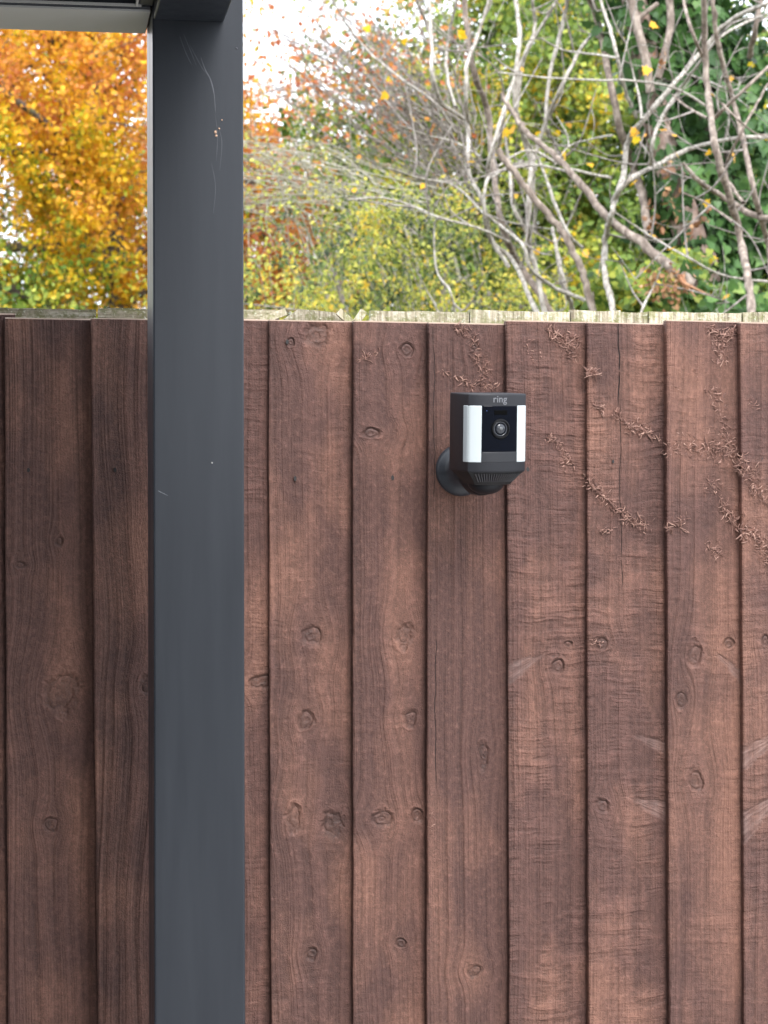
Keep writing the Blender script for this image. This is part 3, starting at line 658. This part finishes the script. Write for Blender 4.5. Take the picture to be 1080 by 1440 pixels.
def tree(name, label, cat, g_, barkm, leafm, leafsz, per, tintf, sig=.04, lv=(LEAF_V, LEAF_F), group=None, droop=.5, barkt=None):
    trunk, lim, br, tw = g_; b = trunk[0][0]; root = empty(name, tuple(b)); tag(root, label, cat, group); off = tuple(-b)
    def ad(n, me, m, stuff=False, sm=True):
        o = link(n, me, m, root, off, smooth=sm)
        if stuff: o['kind'] = 'stuff'
        return o
    ad('trunk', tubes_mesh('trunk', [trunk], 10), barkm)
    for l in lim: ad('limb', tubes_mesh('limb', [l], 7), barkm)
    ad('branches', tubes_mesh('branches', br, 5), barkm, True)
    ad('twigs', tubes_mesh('twigs', tw, 3), barkt or barkm, True)
    if per:
        P_ = along(tw, per, sig); P_ = P_[P_[:, 2] > .3]
        ad('leaves', leaves_mesh('leaves', P_, leafsz, tintf(P_), lv[0], lv[1], droop=droop), leafm, True, False)
    return root
BK_GREY = bark('bark_grey', (.10, .085, .075), (.24, .21, .19), (.42, .39, .36), 45.)
BK_PALE = bark('bark_pale', (.16, .14, .12), (.36, .33, .29), (.56, .52, .47), 60.)
BK_BRN = bark('bark_brown', (.10, .075, .06), (.22, .175, .145), (.40, .335, .285), 40.)
BK_DARK = bark('bark_dark', (.035, .028, .024), (.08, .065, .055), (.15, .125, .105), 30., .5)
LV_AUT = leaf_mat('autumn_leaves', [(0, (.48, .13, .06)), (.25, (.64, .24, .09)), (.45, (.74, .36, .05)), (.72, (.78, .50, .02)), (.86, (.40, .42, .03)), (1, (.10, .19, .03))], .42)
LV_BRN = leaf_mat('russet_leaves', [(0, (.34, .14, .08)), (.5, (.58, .27, .10)), (.8, (.68, .36, .08)), (1, (.66, .46, .08))], .4)
LV_YG = leaf_mat('yellow_green_leaves', [(0, (.03, .05, .03)), (.3, (.12, .18, .06)), (.6, (.42, .44, .08)), (.85, (.68, .62, .12)), (1, (.75, .50, .06))], .4)
LV_GRN = leaf_mat('green_leaves', [(0, (.025, .06, .018)), (.35, (.08, .15, .03)), (.65, (.21, .30, .055)), (.88, (.50, .52, .08)), (1, (.75, .50, .04))], .35)
LV_IVY = leaf_mat('ivy_leaves', [(0, (.03, .075, .022)), (.5, (.07, .155, .042)), (.9, (.14, .26, .07)), (1, (.24, .34, .09))], .2, .42, .3)
LV_DEAD = leaf_mat('dead_leaves', [(0, (.16, .07, .035)), (.6, (.36, .18, .085)), (1, (.52, .35, .20))], .25)

# --- the orange and yellow tree on the left
b = at(118, 700, 15.)
gt = grow((b.x, 15., 0), (b.x+.2, 15.3, 7.5), (b.x-.4, 15.2, 4.1), (1.9, 2.0, 2.7), 20, 220, 2800, .14, 3, .9, twl=.55)
def t_aut(P_):
    h_ = (P_[:, 2]-3.1)/2.3; base_ = .74-.30*np.clip(h_, -.2, 1.2)+(vnoise(P_, 3.6, 1.)-.5)*.5+RNG.normal(0, .10, len(P_))
    gx = P_[:, 0]-(at(45, 300, 15.).x); grn = np.exp(-(gx/.35)**2)*np.clip((4.3-P_[:, 2])/1.0, 0, 1)*.40
    return np.clip(base_+grn*RNG.uniform(.3, 1.1, len(P_)), 0.02, 1)
tree('autumn_tree', 'tall tree with orange and golden leaves left of the grey post', 'tree', gt, BK_DARK, LV_AUT, .050, 33, t_aut, .07, (LEAF_V, LEAF_F))
# --- green bush below it
b = at(30, 700, 11.5)
gt = grow((b.x-.5, 11.5, 0), (b.x-.45, 11.6, 2.9), (b.x-.4, 11.5, 2.35), (1.0, .8, 1.05), 10, 90, 800, .05, 5, .3, twl=.25)
tree('green_shrub', 'green shrub low under the orange tree at the left edge', 'shrub', gt, BK_DARK, LV_GRN, .045, 14, lambda P_: .45+.5*vnoise(P_, 4., 2.)+RNG.normal(0, .08, len(P_)), .04)
# --- russet tree behind the middle
b = at(500, 700, 17.)
gt = grow((b.x, 17., 0), (b.x+.3, 17., 5.6), (b.x+.15, 17., 3.3), (2.6, 1.9, 2.3), 20, 240, 3200, .16, 11, .9, twl=.5)
tree('russet_tree', 'half bare tree with rust brown leaves standing farthest back in the middle', 'tree', gt, BK_GREY, LV_BRN, .05, 16, lambda P_: .25+.6*vnoise(P_, 2.2, 4.)+RNG.normal(0, .12, len(P_)), .06, (SLV, SLF), barkt=BK_BRN)
b = at(330, 700, 15.5)
gt = grow((b.x, 15.5, 0), (b.x-.1, 15.5, 4.3), (b.x+.15, 15.5, 3.2), (.8, .9, 2.1), 12, 110, 1000, .08, 12, .9, twl=.35)
tree('red_maple', 'slim tree with red orange leaves just right of the grey post', 'tree', gt, BK_DARK, LV_AUT, .06, 9, lambda P_: .12+.3*vnoise(P_, 2.2, 4.)+RNG.normal(0, .08, len(P_)), .06)
# --- yellow-green shrub, middle, close behind the fence
for (px, Yq, hh, rw, sd_, lab) in [(440, 8.0, 3.05, 1.0, 21, 'loose yellow green shrub just above the fence between post and camera'), (610, 9.0, 3.4, 1.0, 22, 'loose yellow green shrub above the fence behind the pale bare stems')]:
    b = at(px, 700, Yq)
    gt = grow((b.x, Yq, 0), (b.x+.1, Yq, hh*.9), (b.x, Yq, hh*.64), (rw, .7, hh*.36), 16, 160, 1500, .04, sd_, .5, twl=.22)
    tree('yellow_green_shrub', lab, 'shrub', gt, BK_GREY, LV_YG, .033, 15, lambda P_: .46+.7*(vnoise(P_, 5., 6.)-.45)+RNG.normal(0, .25, len(P_)), .035, (SLV, SLF), barkt=BK_PALE)
# --- green bushes behind the right half
for (px, Yq, hh, rw, sd_, lab) in [(680, 14., 6.6, 1.7, 30, 'tall light green leafy tree behind the tops of the pale stems'), (760, 12., 4.9, 1.7, 31, 'green and yellow leafy tree behind the tangle of bare stems'), (1010, 13., 5.2, 1.9, 32, 'green leafy tree behind the ivy covered trunk'), (1200, 11., 4.2, 1.4, 33, 'green and gold tree beyond the right edge of the ivy')]:
    b = at(px, 700, Yq)
    gt = grow((b.x, Yq, 0), (b.x+.1, Yq, hh*.9), (b.x, Yq, hh*.58), (rw, 1.2, hh*.5), 18, 190, 2600, .10, sd_, .5, twl=.4)
    tree('leafy_tree', lab, 'tree', gt, BK_GREY, LV_GRN, .052, 20, lambda P_: .62+.6*(vnoise(P_, 2.6, 3.)-.5)+RNG.normal(0, .14, len(P_)), .05)
# --- far woodland mass
n = 150000; P_ = np.stack([RNG.uniform(-16, 22, n), RNG.uniform(24, 29, n), RNG.uniform(.1, 1, n)], 1)
hz = 6.2+.6/(1+np.exp(-(P_[:, 0]-1.6)*4))+1.3/(1+np.exp(-(P_[:, 0]-4.6)*2))+.35*np.sin(P_[:, 0]*1.3+1)+.25*np.sin(P_[:, 0]*3.1); P_[:, 2] = P_[:, 2]**.8*hz+RNG.normal(0, .15, n)
tag(link('woodland', leaves_mesh('woodland', P_, .12, .30+.35*vnoise(P_, .9, 2.)+.45*np.exp(-((P_[:, 0]-3.3)/1.3)**2)*np.clip((P_[:, 2]-4)/2, 0, 1)+RNG.normal(0, .14, n), SLV, SLF), leaf_mat('woodland_leaves', [(0, (.035, .05, .02)), (.4, (.09, .09, .035)), (.7, (.36, .20, .09)), (1, (.58, .30, .10))], .25)),
    'distant mass of olive and brown woodland along the bottom of the sky', 'woodland', kind='stuff')

# --- hand-placed bare stems (right half)
def stems(name, label, cat, base_px, Yq, items, barkm, twn, tws, seed, leafy=None, twc=None, twlen=.35):
    """items: (list of px points from tip to foot, r_px, dY)"""
    rg = np.random.default_rng(seed); b = at(base_px, 720, Yq); root = empty(name, (b.x, Yq, 0)); tag(root, label, cat); off = (-b.x, -Yq, 0)
    sc = 1/F_PX*(Yq+2.72); T = []
    for it in items:
        pts, r, dy = it[0], it[1], it[2]
        n = len(pts); W = []
        for k, (x, y) in enumerate(pts):
            yy = Yq+dy+.12*math.sin(k*1.7+seed+r)+(k/n)*it[3] if len(it) > 3 else Yq+dy+.12*math.sin(k*1.7+seed+r)
            W.append(at(x, y, yy))
        if pts[-1][1] > 405:                                      # carries on down to the ground
            e = W[-1]; W.append(e+(e-W[-2]).normalized()*.22+Vector((0, 0, -.15))); W.append(Vector((e.x*.6+b.x*.4, e.y, 1.0))); W.append(Vector((e.x*.3+b.x*.7, e.y, -.05)))
        up = pts[0][1] <= 0
        if up: W.insert(0, W[0]+(W[0]-W[1]).normalized()*.35+Vector((.02, 0, .1))); W.insert(0, W[0]+(W[0]-W[1]).normalized()*.45+Vector((-.03, .05, .12)))
        q = spline(W, 6, .5*r*sc*.22); m = len(q); q[:12 if up else 0] += rg.normal(0, .006, (12 if up else 0, 3))
        rad = r*sc*.9*(.45+.55*np.linspace(.3, 1.15, m))
        if up: rad[:12] *= np.linspace(.3, 1, 12)
        rad = rad*(1+.08*rg.normal(0, 1, m)); T.append((q, rad))
        o = link('stem', tubes_mesh('stem', [(q, rad)], 9), it[4] if len(it) > 4 else barkm, root, off, smooth=True)
    A_ = np.concatenate([t[0] for t in T]); AR = np.concatenate([t[1] for t in T]); A2 = A_[A_[:, 2] > 1.7]
    br = []
    for k in range(twn):
        a = A2[rg.integers(len(A2))]; d = unit(rg.normal(0, 1, (1, 3))*np.array([1, .5, .8])+np.array([[0, -.1, .55]]))[0]; l = twlen*rg.uniform(.4, 1.6)
        c1 = a+d*l*.45+rg.normal(0, .06*l, 3); c2 = a+d*l+rg.normal(0, .14*l, 3)+np.array([0, 0, .10*l]); q = spline([a, c1, c2], 5); br.append((q, np.linspace(tws*2.0, tws*.8, len(q))))
    BP = np.concatenate([x[0][3:] for x in br]); tw = []
    for k in range(twn*3):
        a = BP[rg.integers(len(BP))]; d = unit(rg.normal(0, 1, (1, 3))*np.array([1, .5, .8])+np.array([[0, 0, .3]]))[0]; l = twlen*.5*rg.uniform(.3, 1.5)
        q = spline([a, a+d*l*.5+rg.normal(0, .08*l, 3), a+d*l+rg.normal(0, .15*l, 3)], 3); tw.append((q, np.linspace(tws*.9, tws*.45, len(q))))
    o = link('branches', tubes_mesh('branches', br, 5), twc or barkm, root, off, smooth=True); o['kind'] = 'stuff'
    o = link('twigs', tubes_mesh('twigs', tw, 3), twc or barkm, root, off, smooth=True); o['kind'] = 'stuff'
    if leafy:
        m_, sz, per, tf = leafy; Q = along(tw, per, .02, rg, .5); o = link('leaves', leaves_mesh('leaves', Q, sz, tf(Q), MPV, MPF), m_, root, off); o['kind'] = 'stuff'
    return root
gold = (LV_AUT, .038, .2, lambda Q: .62+RNG.normal(0, .08, len(Q)))
stems('bare_multistem_tree', 'pale grey many stemmed bare tree rising above the camera', 'tree', 735, 6.6, [
    ([(604, 0), (607, 60), (607, 99), (621, 144), (657, 176), (658, 239), (678, 281), (692, 338), (720, 366), (745, 420)], 4.2, 0),
    ([(690, -10), (672, 50), (657, 91), (655, 141), (658, 176)], 3.6, .05), ([(652, -10), (664, 91), (685, 155), (692, 225), (702, 299), (716, 345), (735, 380), (768, 430)], 6.8, .35, 0, BK_BRN),
    ([(644, -10), (629, 63), (629, 106), (640, 150)], 2.8, .2), ([(463, -10), (509, 63), (558, 106), (607, 141), (640, 185)], 2.4, .3), ([(583, -10), (600, 35), (612, 90)], 2.6, .1),
    ([(488, 281), (537, 278), (579, 289), (618, 306), (671, 320), (716, 340)], 2.0, -.3), ([(621, 306), (611, 317), (614, 380), (632, 408), (641, 445)], 2.1, -.3),
    ([(737, 226), (705, 240), (685, 253), (681, 303), (690, 336), (716, 376)], 3.2, -.2), ([(746, 62), (721, 116), (702, 176), (688, 225), (685, 250)], 3.4, -.15),
    ([(579, 369), (600, 408), (618, 445)], 1.9, -.1), ([(788, -10), (746, 63), (721, 116), (707, 169), (700, 215)], 3.2, .1), ([(725, -10), (731, 50), (724, 140), (738, 196), (752, 240)], 4.6, .2),
    ([(748, -10), (752, 40), (735, 90), (727, 150)], 3.4, .3), ([(845, 40), (820, 63), (791, 120), (770, 165), (752, 220), (746, 246), (742, 317), (746, 352), (763, 425)], 4.6, 0),
    ([(700, 234), (742, 211), (784, 229), (806, 239), (858, 250)], 2.3, -.4), ([(690, 250), (720, 235), (760, 233), (806, 243)], 2.3, -.35), ([(680, 300), (705, 318), (735, 345), (748, 380), (781, 405), (848, 437)], 3.6, -.3),
    ([(707, 170), (716, 230), (722, 290), (744, 330)], 3.6, .15), ([(736, 190), (760, 230), (778, 280), (800, 330), (818, 348)], 3.0, -.25), ([(800, 240), (778, 200), (768, 180), (772, 110), (790, 40), (800, -10)], 3.6, .25),
    ([(560, 175), (600, 190), (640, 200), (676, 220)], 1.8, .3), ([(545, 235), (590, 250), (640, 262), (680, 300)], 1.8, .1), ([(777, 320), (783, 350), (795, 405), (803, 430)], 4.6, .2)],
    BK_PALE, 62, .0024, 41, (LV_AUT, .038, .22, lambda Q: .66+RNG.normal(0, .09, len(Q))), BK_GREY, .32)
stems('forked_bare_tree', 'bare tree with pale limbs sweeping up to the top right corner', 'tree', 862, 5.9, [
    ([(1100, -8), (1080, 4), (1027, 28), (988, 70), (946, 120), (904, 169), (883, 197), (876, 246), (862, 292), (856, 315), (851, 338), (851, 387), (862, 436)], 5.2, -.1),
    ([(1100, 10), (1080, 18), (1017, 49), (981, 91), (953, 130), (932, 162), (918, 200), (915, 232)], 3.0, -.2),
    ([(1110, 192), (1080, 193), (1031, 195), (967, 211), (915, 236), (879, 257), (862, 285)], 4.3, -.15),
    ([(822, -10), (830, 0), (844, 46), (858, 116), (872, 183), (890, 232), (904, 281), (912, 330)], 7.2, .6, 0, BK_BRN),
    ([(700, 102), (770, 109), (848, 113), (883, 113), (946, 123), (996, 151)], 2.0, -.3), ([(760, 53), (791, 70), (841, 77), (870, 82)], 1.9, -.2),
    ([(880, 60), (890, 102), (900, 141), (902, 168)], 1.9, -.2), ([(780, 232), (800, 206), (830, 196), (862, 190)], 1.7, .1), ([(845, 0), (858, 40), (868, 80), (880, 130), (895, 165)], 3.4, .4),
    ([(865, 299), (900, 322), (925, 338), (967, 362), (1017, 387), (1080, 396), (1110, 398)], 2.0, -.5), ([(934, 369), (918, 405), (902, 440)], 2.3, -.55)],
    BK_PALE, 34, .0023, 42, gold, BK_GREY, .3)
stems('brown_bare_tree', 'brown barked bare tree in front of the ivy at the right', 'tree', 1055, 5.6, [
    ([(990, -10), (992, 88), (999, 155), (1006, 211), (1027, 281), (1041, 334), (1052, 390), (1056, 430)], 6.8, -.3),
    ([(1002, -10), (1010, 63), (1031, 141), (1048, 211), (1059, 267), (1073, 317), (1082, 352), (1086, 420)], 5.4, -.1),
    ([(960, -10), (968, 28), (978, 56), (992, 88)], 3.0, -.2), ([(946, 134), (967, 151), (994, 166)], 2.2, -.3), ([(1110, 70), (1080, 95), (1038, 134), (1003, 167)], 3.0, -.3),
    ([(960, 229), (981, 253), (1013, 274), (1052, 299), (1090, 310)], 5.0, -.1), ([(960, 271), (992, 285), (1030, 312)], 2.0, -.35), ([(1080, 118), (1056, 160), (1038, 195), (1024, 225), (1022, 250), (1045, 285)], 3.0, -.25),
    ([(1072, -10), (1062, 40), (1054, 80)], 5.0, .5), ([(1110, 180), (1070, 190), (1040, 170), (1015, 145)], 1.6, -.35)],
    BK_BRN, 22, .0023, 43, gold, BK_GREY, .28)
# --- big fallen limb leaning through the stems
fl = empty('fallen_branch', tuple(at(980, 405, 5.5))); tag(fl, 'thick brown broken branch slanting down into the ivy above the fence', 'branch'); lo = -fl.location
sc = (5.7+2.72)/F_PX
q = spline([at(x, y, 5.5+.6*(980-x)/240) for x, y in [(705, 130), (725, 165), (746, 190), (791, 229), (823, 267), (858, 310), (897, 338), (939, 373), (978, 401)]], 6, .003)
link('limb', tubes_mesh('limb', [(q, sc*np.linspace(3.2, 8.2, len(q))*RNG.uniform(.93, 1.07, len(q)))], 10), BK_BRN, fl, lo, True)
q = spline([at(x, y, 5.9) for x, y in [(700, 210), (721, 239), (753, 281), (784, 317), (806, 352), (822, 390), (836, 445)]], 6, .003)
link('limb', tubes_mesh('limb', [(q, sc*np.linspace(5., 5.5, len(q)))], 10), BK_BRN, fl, lo, True)
tb = []
for k in range(5):
    a = at(958+RNG.uniform(-6, 10), 388+RNG.uniform(-8, 8), 5.45); bb = at(985+RNG.uniform(-20, 20), 408+RNG.uniform(-8, 10), 5.4+RNG.uniform(-.08, .1)); tb.append((spline([a, a.lerp(bb, .5)+Vector(RNG.normal(0, .008, 3)), bb], 3), np.linspace(.009, .002, 7)))
link('splinters', tubes_mesh('splinters', tb, 4), plain('raw_wood', (.50, .26, .15), .8), fl, lo)['kind'] = 'stuff'
Q = np.array([tuple(at(938+RNG.normal(0, 19), 402+RNG.normal(0, 15), 5.45+RNG.uniform(-.08, .15))) for _ in range(130)])
link('dead_leaves', leaves_mesh('dead_leaves', Q, .027, RNG.uniform(.1, 1, len(Q)), LEAF_V, LEAF_F), LV_DEAD, fl, lo)['kind'] = 'stuff'

# --- ivy covered trunk
Yi = 6.5; b = at(985, 720, Yi); ivt = empty('ivy_clad_tree', (b.x, Yi, 0)); tag(ivt, 'thick tree trunk covered in dark green ivy at the right', 'tree'); lo = -ivt.location
tp = spline([at(x, y, Yi) for x, y in [(880, -120), (892, 0), (908, 84), (925, 180), (950, 270), (975, 350), (990, 436)]]+[Vector((b.x, Yi, .9)), Vector((b.x, Yi, -.05))], 6)
link('trunk', tubes_mesh('trunk', [(tp, np.linspace(.05, .085, len(tp)))], 16), bark('bark_ivy_trunk', (.16, .10, .08), (.34, .24, .20), (.50, .38, .33), 30.), ivt, lo, True)
tp2 = spline([at(x, y, Yi+.15) for x, y in [(955, -120), (965, 0), (985, 90), (1000, 200), (1010, 320), (1015, 436)]]+[Vector((b.x+.1, Yi+.15, -.05))], 6)
link('trunk', tubes_mesh('trunk', [(tp2, np.linspace(.07, .13, len(tp2)))], 14), BK_DARK, ivt, lo, True)
for pts, r in (([(940, -10), (943, 35), (932, 85), (925, 110)], .016), ([(885, -10), (897, 42), (908, 84), (915, 130)], .019), ([(925, 5), (905, 20), (893, 30)], .010)):
    q = spline([at(x, y, Yi-.25) for x, y in pts], 6); link('limb', tubes_mesh('limb', [(q, np.full(len(q), r))], 8), BK_BRN, ivt, lo, True)
# leaves on the surface of lumpy columns
def col_pts(n, path, rad, seed):
    rg = np.random.default_rng(seed); t = rg.uniform(0, 1, n)*(len(path)-1); i = np.minimum(t.astype(int), len(path)-2); s = (t-i)[:, None]
    c = path[i]*(1-s)+path[i+1]*s; a = rg.uniform(0, 2*math.pi, n); nrm = np.stack([np.sin(a), -np.cos(a), np.zeros(n)], 1)
    lump = 1+.32*np.sin(c[:, 2]*6+a*2+seed)+.2*np.sin(c[:, 2]*14+a*3); rr_ = rad(c[:, 2])*lump*rg.uniform(.72, 1.08, n)
    return c+nrm*rr_[:, None]+rg.normal(0, .012, (n, 3)), nrm
IP = []; IN = []
for (path, n, rad, sd_) in [(tp2, 4200, lambda z: .23+.02*np.sin(z*5), 1), (tp, 1500, lambda z: .125+.05*np.clip(2.7-z, 0, 1), 2),
                            (spline([at(x, y, Yi+.1) for x, y in [(1045, 60), (1050, 200), (1050, 330), (1050, 436)]]+[Vector((b.x+.25, Yi, 1.))], 6), 1300, lambda z: .15+0*z, 3)]:
    p_, n_ = col_pts(n, path, rad, sd_); IP.append(p_); IN.append(n_)
IP = np.concatenate(IP); IN = np.concatenate(IN)
# keep a bare patch of bark where the ivy has died back
bp = np.array(at(905, 240, Yi-.15)); keep = ~((np.hypot(IP[:, 0]-bp[0], (IP[:, 2]-bp[2])*.6) < .085) & (RNG.uniform(0, 1, len(IP)) < .93)) & (IP[:, 2] > .2)
IP, IN = IP[keep], IN[keep]
camd = np.linalg.norm(IP-np.array(CAM), axis=1)
# which leaves are inside the picture and face it: the 300 that show largest become single parts
M3 = np.array(CR); loc = (IP-np.array(CAM)) @ M3; sx = 540+F_PX*loc[:, 0]/-loc[:, 2]; sy = 720-F_PX*loc[:, 1]/-loc[:, 2]
vis = (sx > 0) & (sx < 1080) & (sy > 0) & (sy < 436); score = np.where(vis, camd, 99); idx = np.argsort(score)[:300]; big = np.zeros(len(IP), bool); big[idx] = True
tiv = np.clip(.34+.5*(vnoise(IP, 9., 3.)-.5)+RNG.normal(0, .2, len(IP)), 0, 1)
rest = ~big
o = link('ivy_leaves', leaves_mesh('ivy_leaves', IP[rest], .058, tiv[rest], IVV, IVF, face=IN[rest], fbias=.7, droop=1.6), LV_IVY, ivt, lo); o['kind'] = 'stuff'
protos = []
for k in range(8):
    tmesh = raw_mesh('ivy_leaf', IVV*np.array([1, 1, 1+.5*random.random()]), IVF, np.full(len(IVV), k/7*.85)); tmesh.materials.append(LV_IVY); protos.append(tmesh)
for i in np.where(big)[0]:
    o = bpy.data.objects.new('ivy_leaf', protos[min(int(tiv[i]*8), 7)]); COL.objects.link(o); o.parent = ivt
    nn = Vector(IN[i]*1.2+RNG.normal(0, .45, 3)).normalized(); dn = Vector((RNG.normal(0, .5), RNG.normal(0, .2), -1)); xx = dn.cross(nn).normalized(); yy = nn.cross(xx)
    M_ = Matrix((xx, yy, nn)).transposed().to_4x4(); s_ = .056*random.uniform(.7, 1.25)
    o.matrix_basis = Matrix.Translation(Vector(IP[i])+Vector(lo)) @ M_ @ Matrix.Scale(s_, 4)
dq = np.array([tuple(at(x+RNG.normal(0, 5), y+RNG.normal(0, 10), Yi-.32)) for (x, y) in [(938, 235), (938, 270), (950, 285), (912, 300), (920, 320), (972, 330), (984, 310), (930, 85), (925, 318)] for _ in range(7)])
link('dead_leaves', leaves_mesh('dead_leaves', dq, .035, RNG.uniform(.1, .8, len(dq)), LEAF_V, LEAF_F), LV_DEAD, ivt, lo)['kind'] = 'stuff'
# low ivy mounds along the fence
for (x0, x1, Yq, zt_, n, lab, sd_) in [(860, 960, 6.0, 2.56, 3000, 'low mound of green ivy under the broken branch', 51), (930, 1100, 5.95, 2.42, 3000, 'low mound of ivy under the ivy covered trunk', 52)]:
    rg = np.random.default_rng(sd_); a = at(x0, 436, Yq); c = at(x1, 436, Yq); xx = rg.uniform(a.x-.05, c.x+.05, n); top_ = zt_+.06*np.sin(xx*9+sd_)+.04*np.sin(xx*23); zz = top_-rg.exponential(.13, n); zz = np.where(zz < 0.05, rg.uniform(.05, 1.7, n), zz)
    Q = np.stack([xx, Yq+rg.normal(0, .16, n), zz], 1); rt = empty('ivy_mound', ((a.x+c.x)/2, Yq, 0)); tag(rt, lab, 'ivy')
    link('foliage', leaves_mesh('foliage', Q, .05 if sd_ == 52 else .036, np.clip(.62+rg.normal(0, .2, n), 0, 1), IVV, IVF, face=np.tile([0, -.8, .5], (n, 1)), fbias=.6, droop=.8), LV_IVY if sd_ == 52 else LV_GRN, rt, -rt.location)['kind'] = 'stuff'
    st = [(spline([(x, Yq, -.02), (x+.05*math.sin(x*40), Yq+.03, .9), (x+.08*math.sin(x*70), Yq, zt_-.12)], 5), np.linspace(.012, .005, 11)) for x in np.linspace(a.x, c.x, 7)]
    link('stem', tubes_mesh('stem', st, 5), BK_BRN, rt, -rt.location)['kind'] = 'stuff'
# --- arching grey twig thicket, middle
def thicket(name, label, base_px, Yq, n, f, m_, seed, leaf=None):
    rg = np.random.default_rng(seed); b = at(base_px, 720, Yq); root = empty(name, (b.x, Yq, 0)); tag(root, label, 'shrub'); T = []; tt = []
    for k in range(n):
        (s, m1, e, r) = f(rg); dy = rg.normal(0, .3)
        W = [at(*s, Yq+dy*.3), at(*m1, Yq+dy), at(*e, Yq+dy*1.5+rg.normal(0, .2))]
        if s[1] > 300: W = [Vector((b.x+rg.normal(0, .3), Yq+rg.normal(0, .3), 0)), Vector((b.x*.3+W[0].x*.7+.2, W[0].y, 1.9))]+W
        q = spline(W, 7, .006); T.append((q, r*np.linspace(1.4, .5, len(q))))
        for j in range(3):
            i = rg.integers(len(q)//2, len(q)-1); a = q[i]; d = q[min(i+1, len(q)-1)]-q[i-1]; d = d/np.linalg.norm(d)+rg.normal(0, .5, 3); l = rg.uniform(.08, .35)
            tt.append((spline([a, a+d*l*.5+rg.normal(0, .02, 3), a+d*l+rg.normal(0, .04, 3)], 3), np.linspace(r*.6, r*.3, 7)))
    link('branches', tubes_mesh('branches', T, 5), m_, root, -root.location, True)['kind'] = 'stuff'
    link('twigs', tubes_mesh('twigs', tt, 3), m_, root, -root.location, True)['kind'] = 'stuff'
    if leaf:
        mm_, sz, per, tf = leaf; Q = along(tt+T, per, .03, rg, .5); link('leaves', leaves_mesh('leaves', Q, sz, tf(Q)), mm_, root, -root.location)['kind'] = 'stuff'
    return root
def f1(rg):
    ey = rg.uniform(190, 335); ex = rg.uniform(225, 400); sx_ = rg.uniform(400, 640); sy_ = rg.uniform(250, 400)
    return (sx_, sy_), ((ex*.45+sx_*.55), min(ey, sy_)-rg.uniform(-15, 30)+(sy_-ey)*.25), (ex, ey), rg.uniform(.0025, .0055)
thicket('arching_shrub', 'bare shrub with grey twigs arching left beside the post', 560, 9.6, 62, f1, bark('bark_arching', (.15, .13, .10), (.32, .30, .24), (.50, .48, .40), 50., .2), 61, (LV_YG, .03, 3, lambda Q: .6+RNG.normal(0, .15, len(Q))))
def f2(rg):
    ex = rg.uniform(330, 640); ey = rg.uniform(-60, 140); sx_ = rg.uniform(600, 680); sy_ = rg.uniform(150, 320)
    return (sx_, sy_), ((ex+sx_)/2+rg.normal(0, 25), (ey+sy_)/2+rg.normal(0, 25)), (ex, ey), rg.uniform(.0025, .0055)
thicket('twiggy_tree', 'fine dark twigs with scattered orange leaves against the pale sky', 660, 11.5, 115, f2, BK_GREY, 62, (LV_AUT, .042, 2.2, lambda Q: .2+RNG.normal(0, .12, len(Q))))
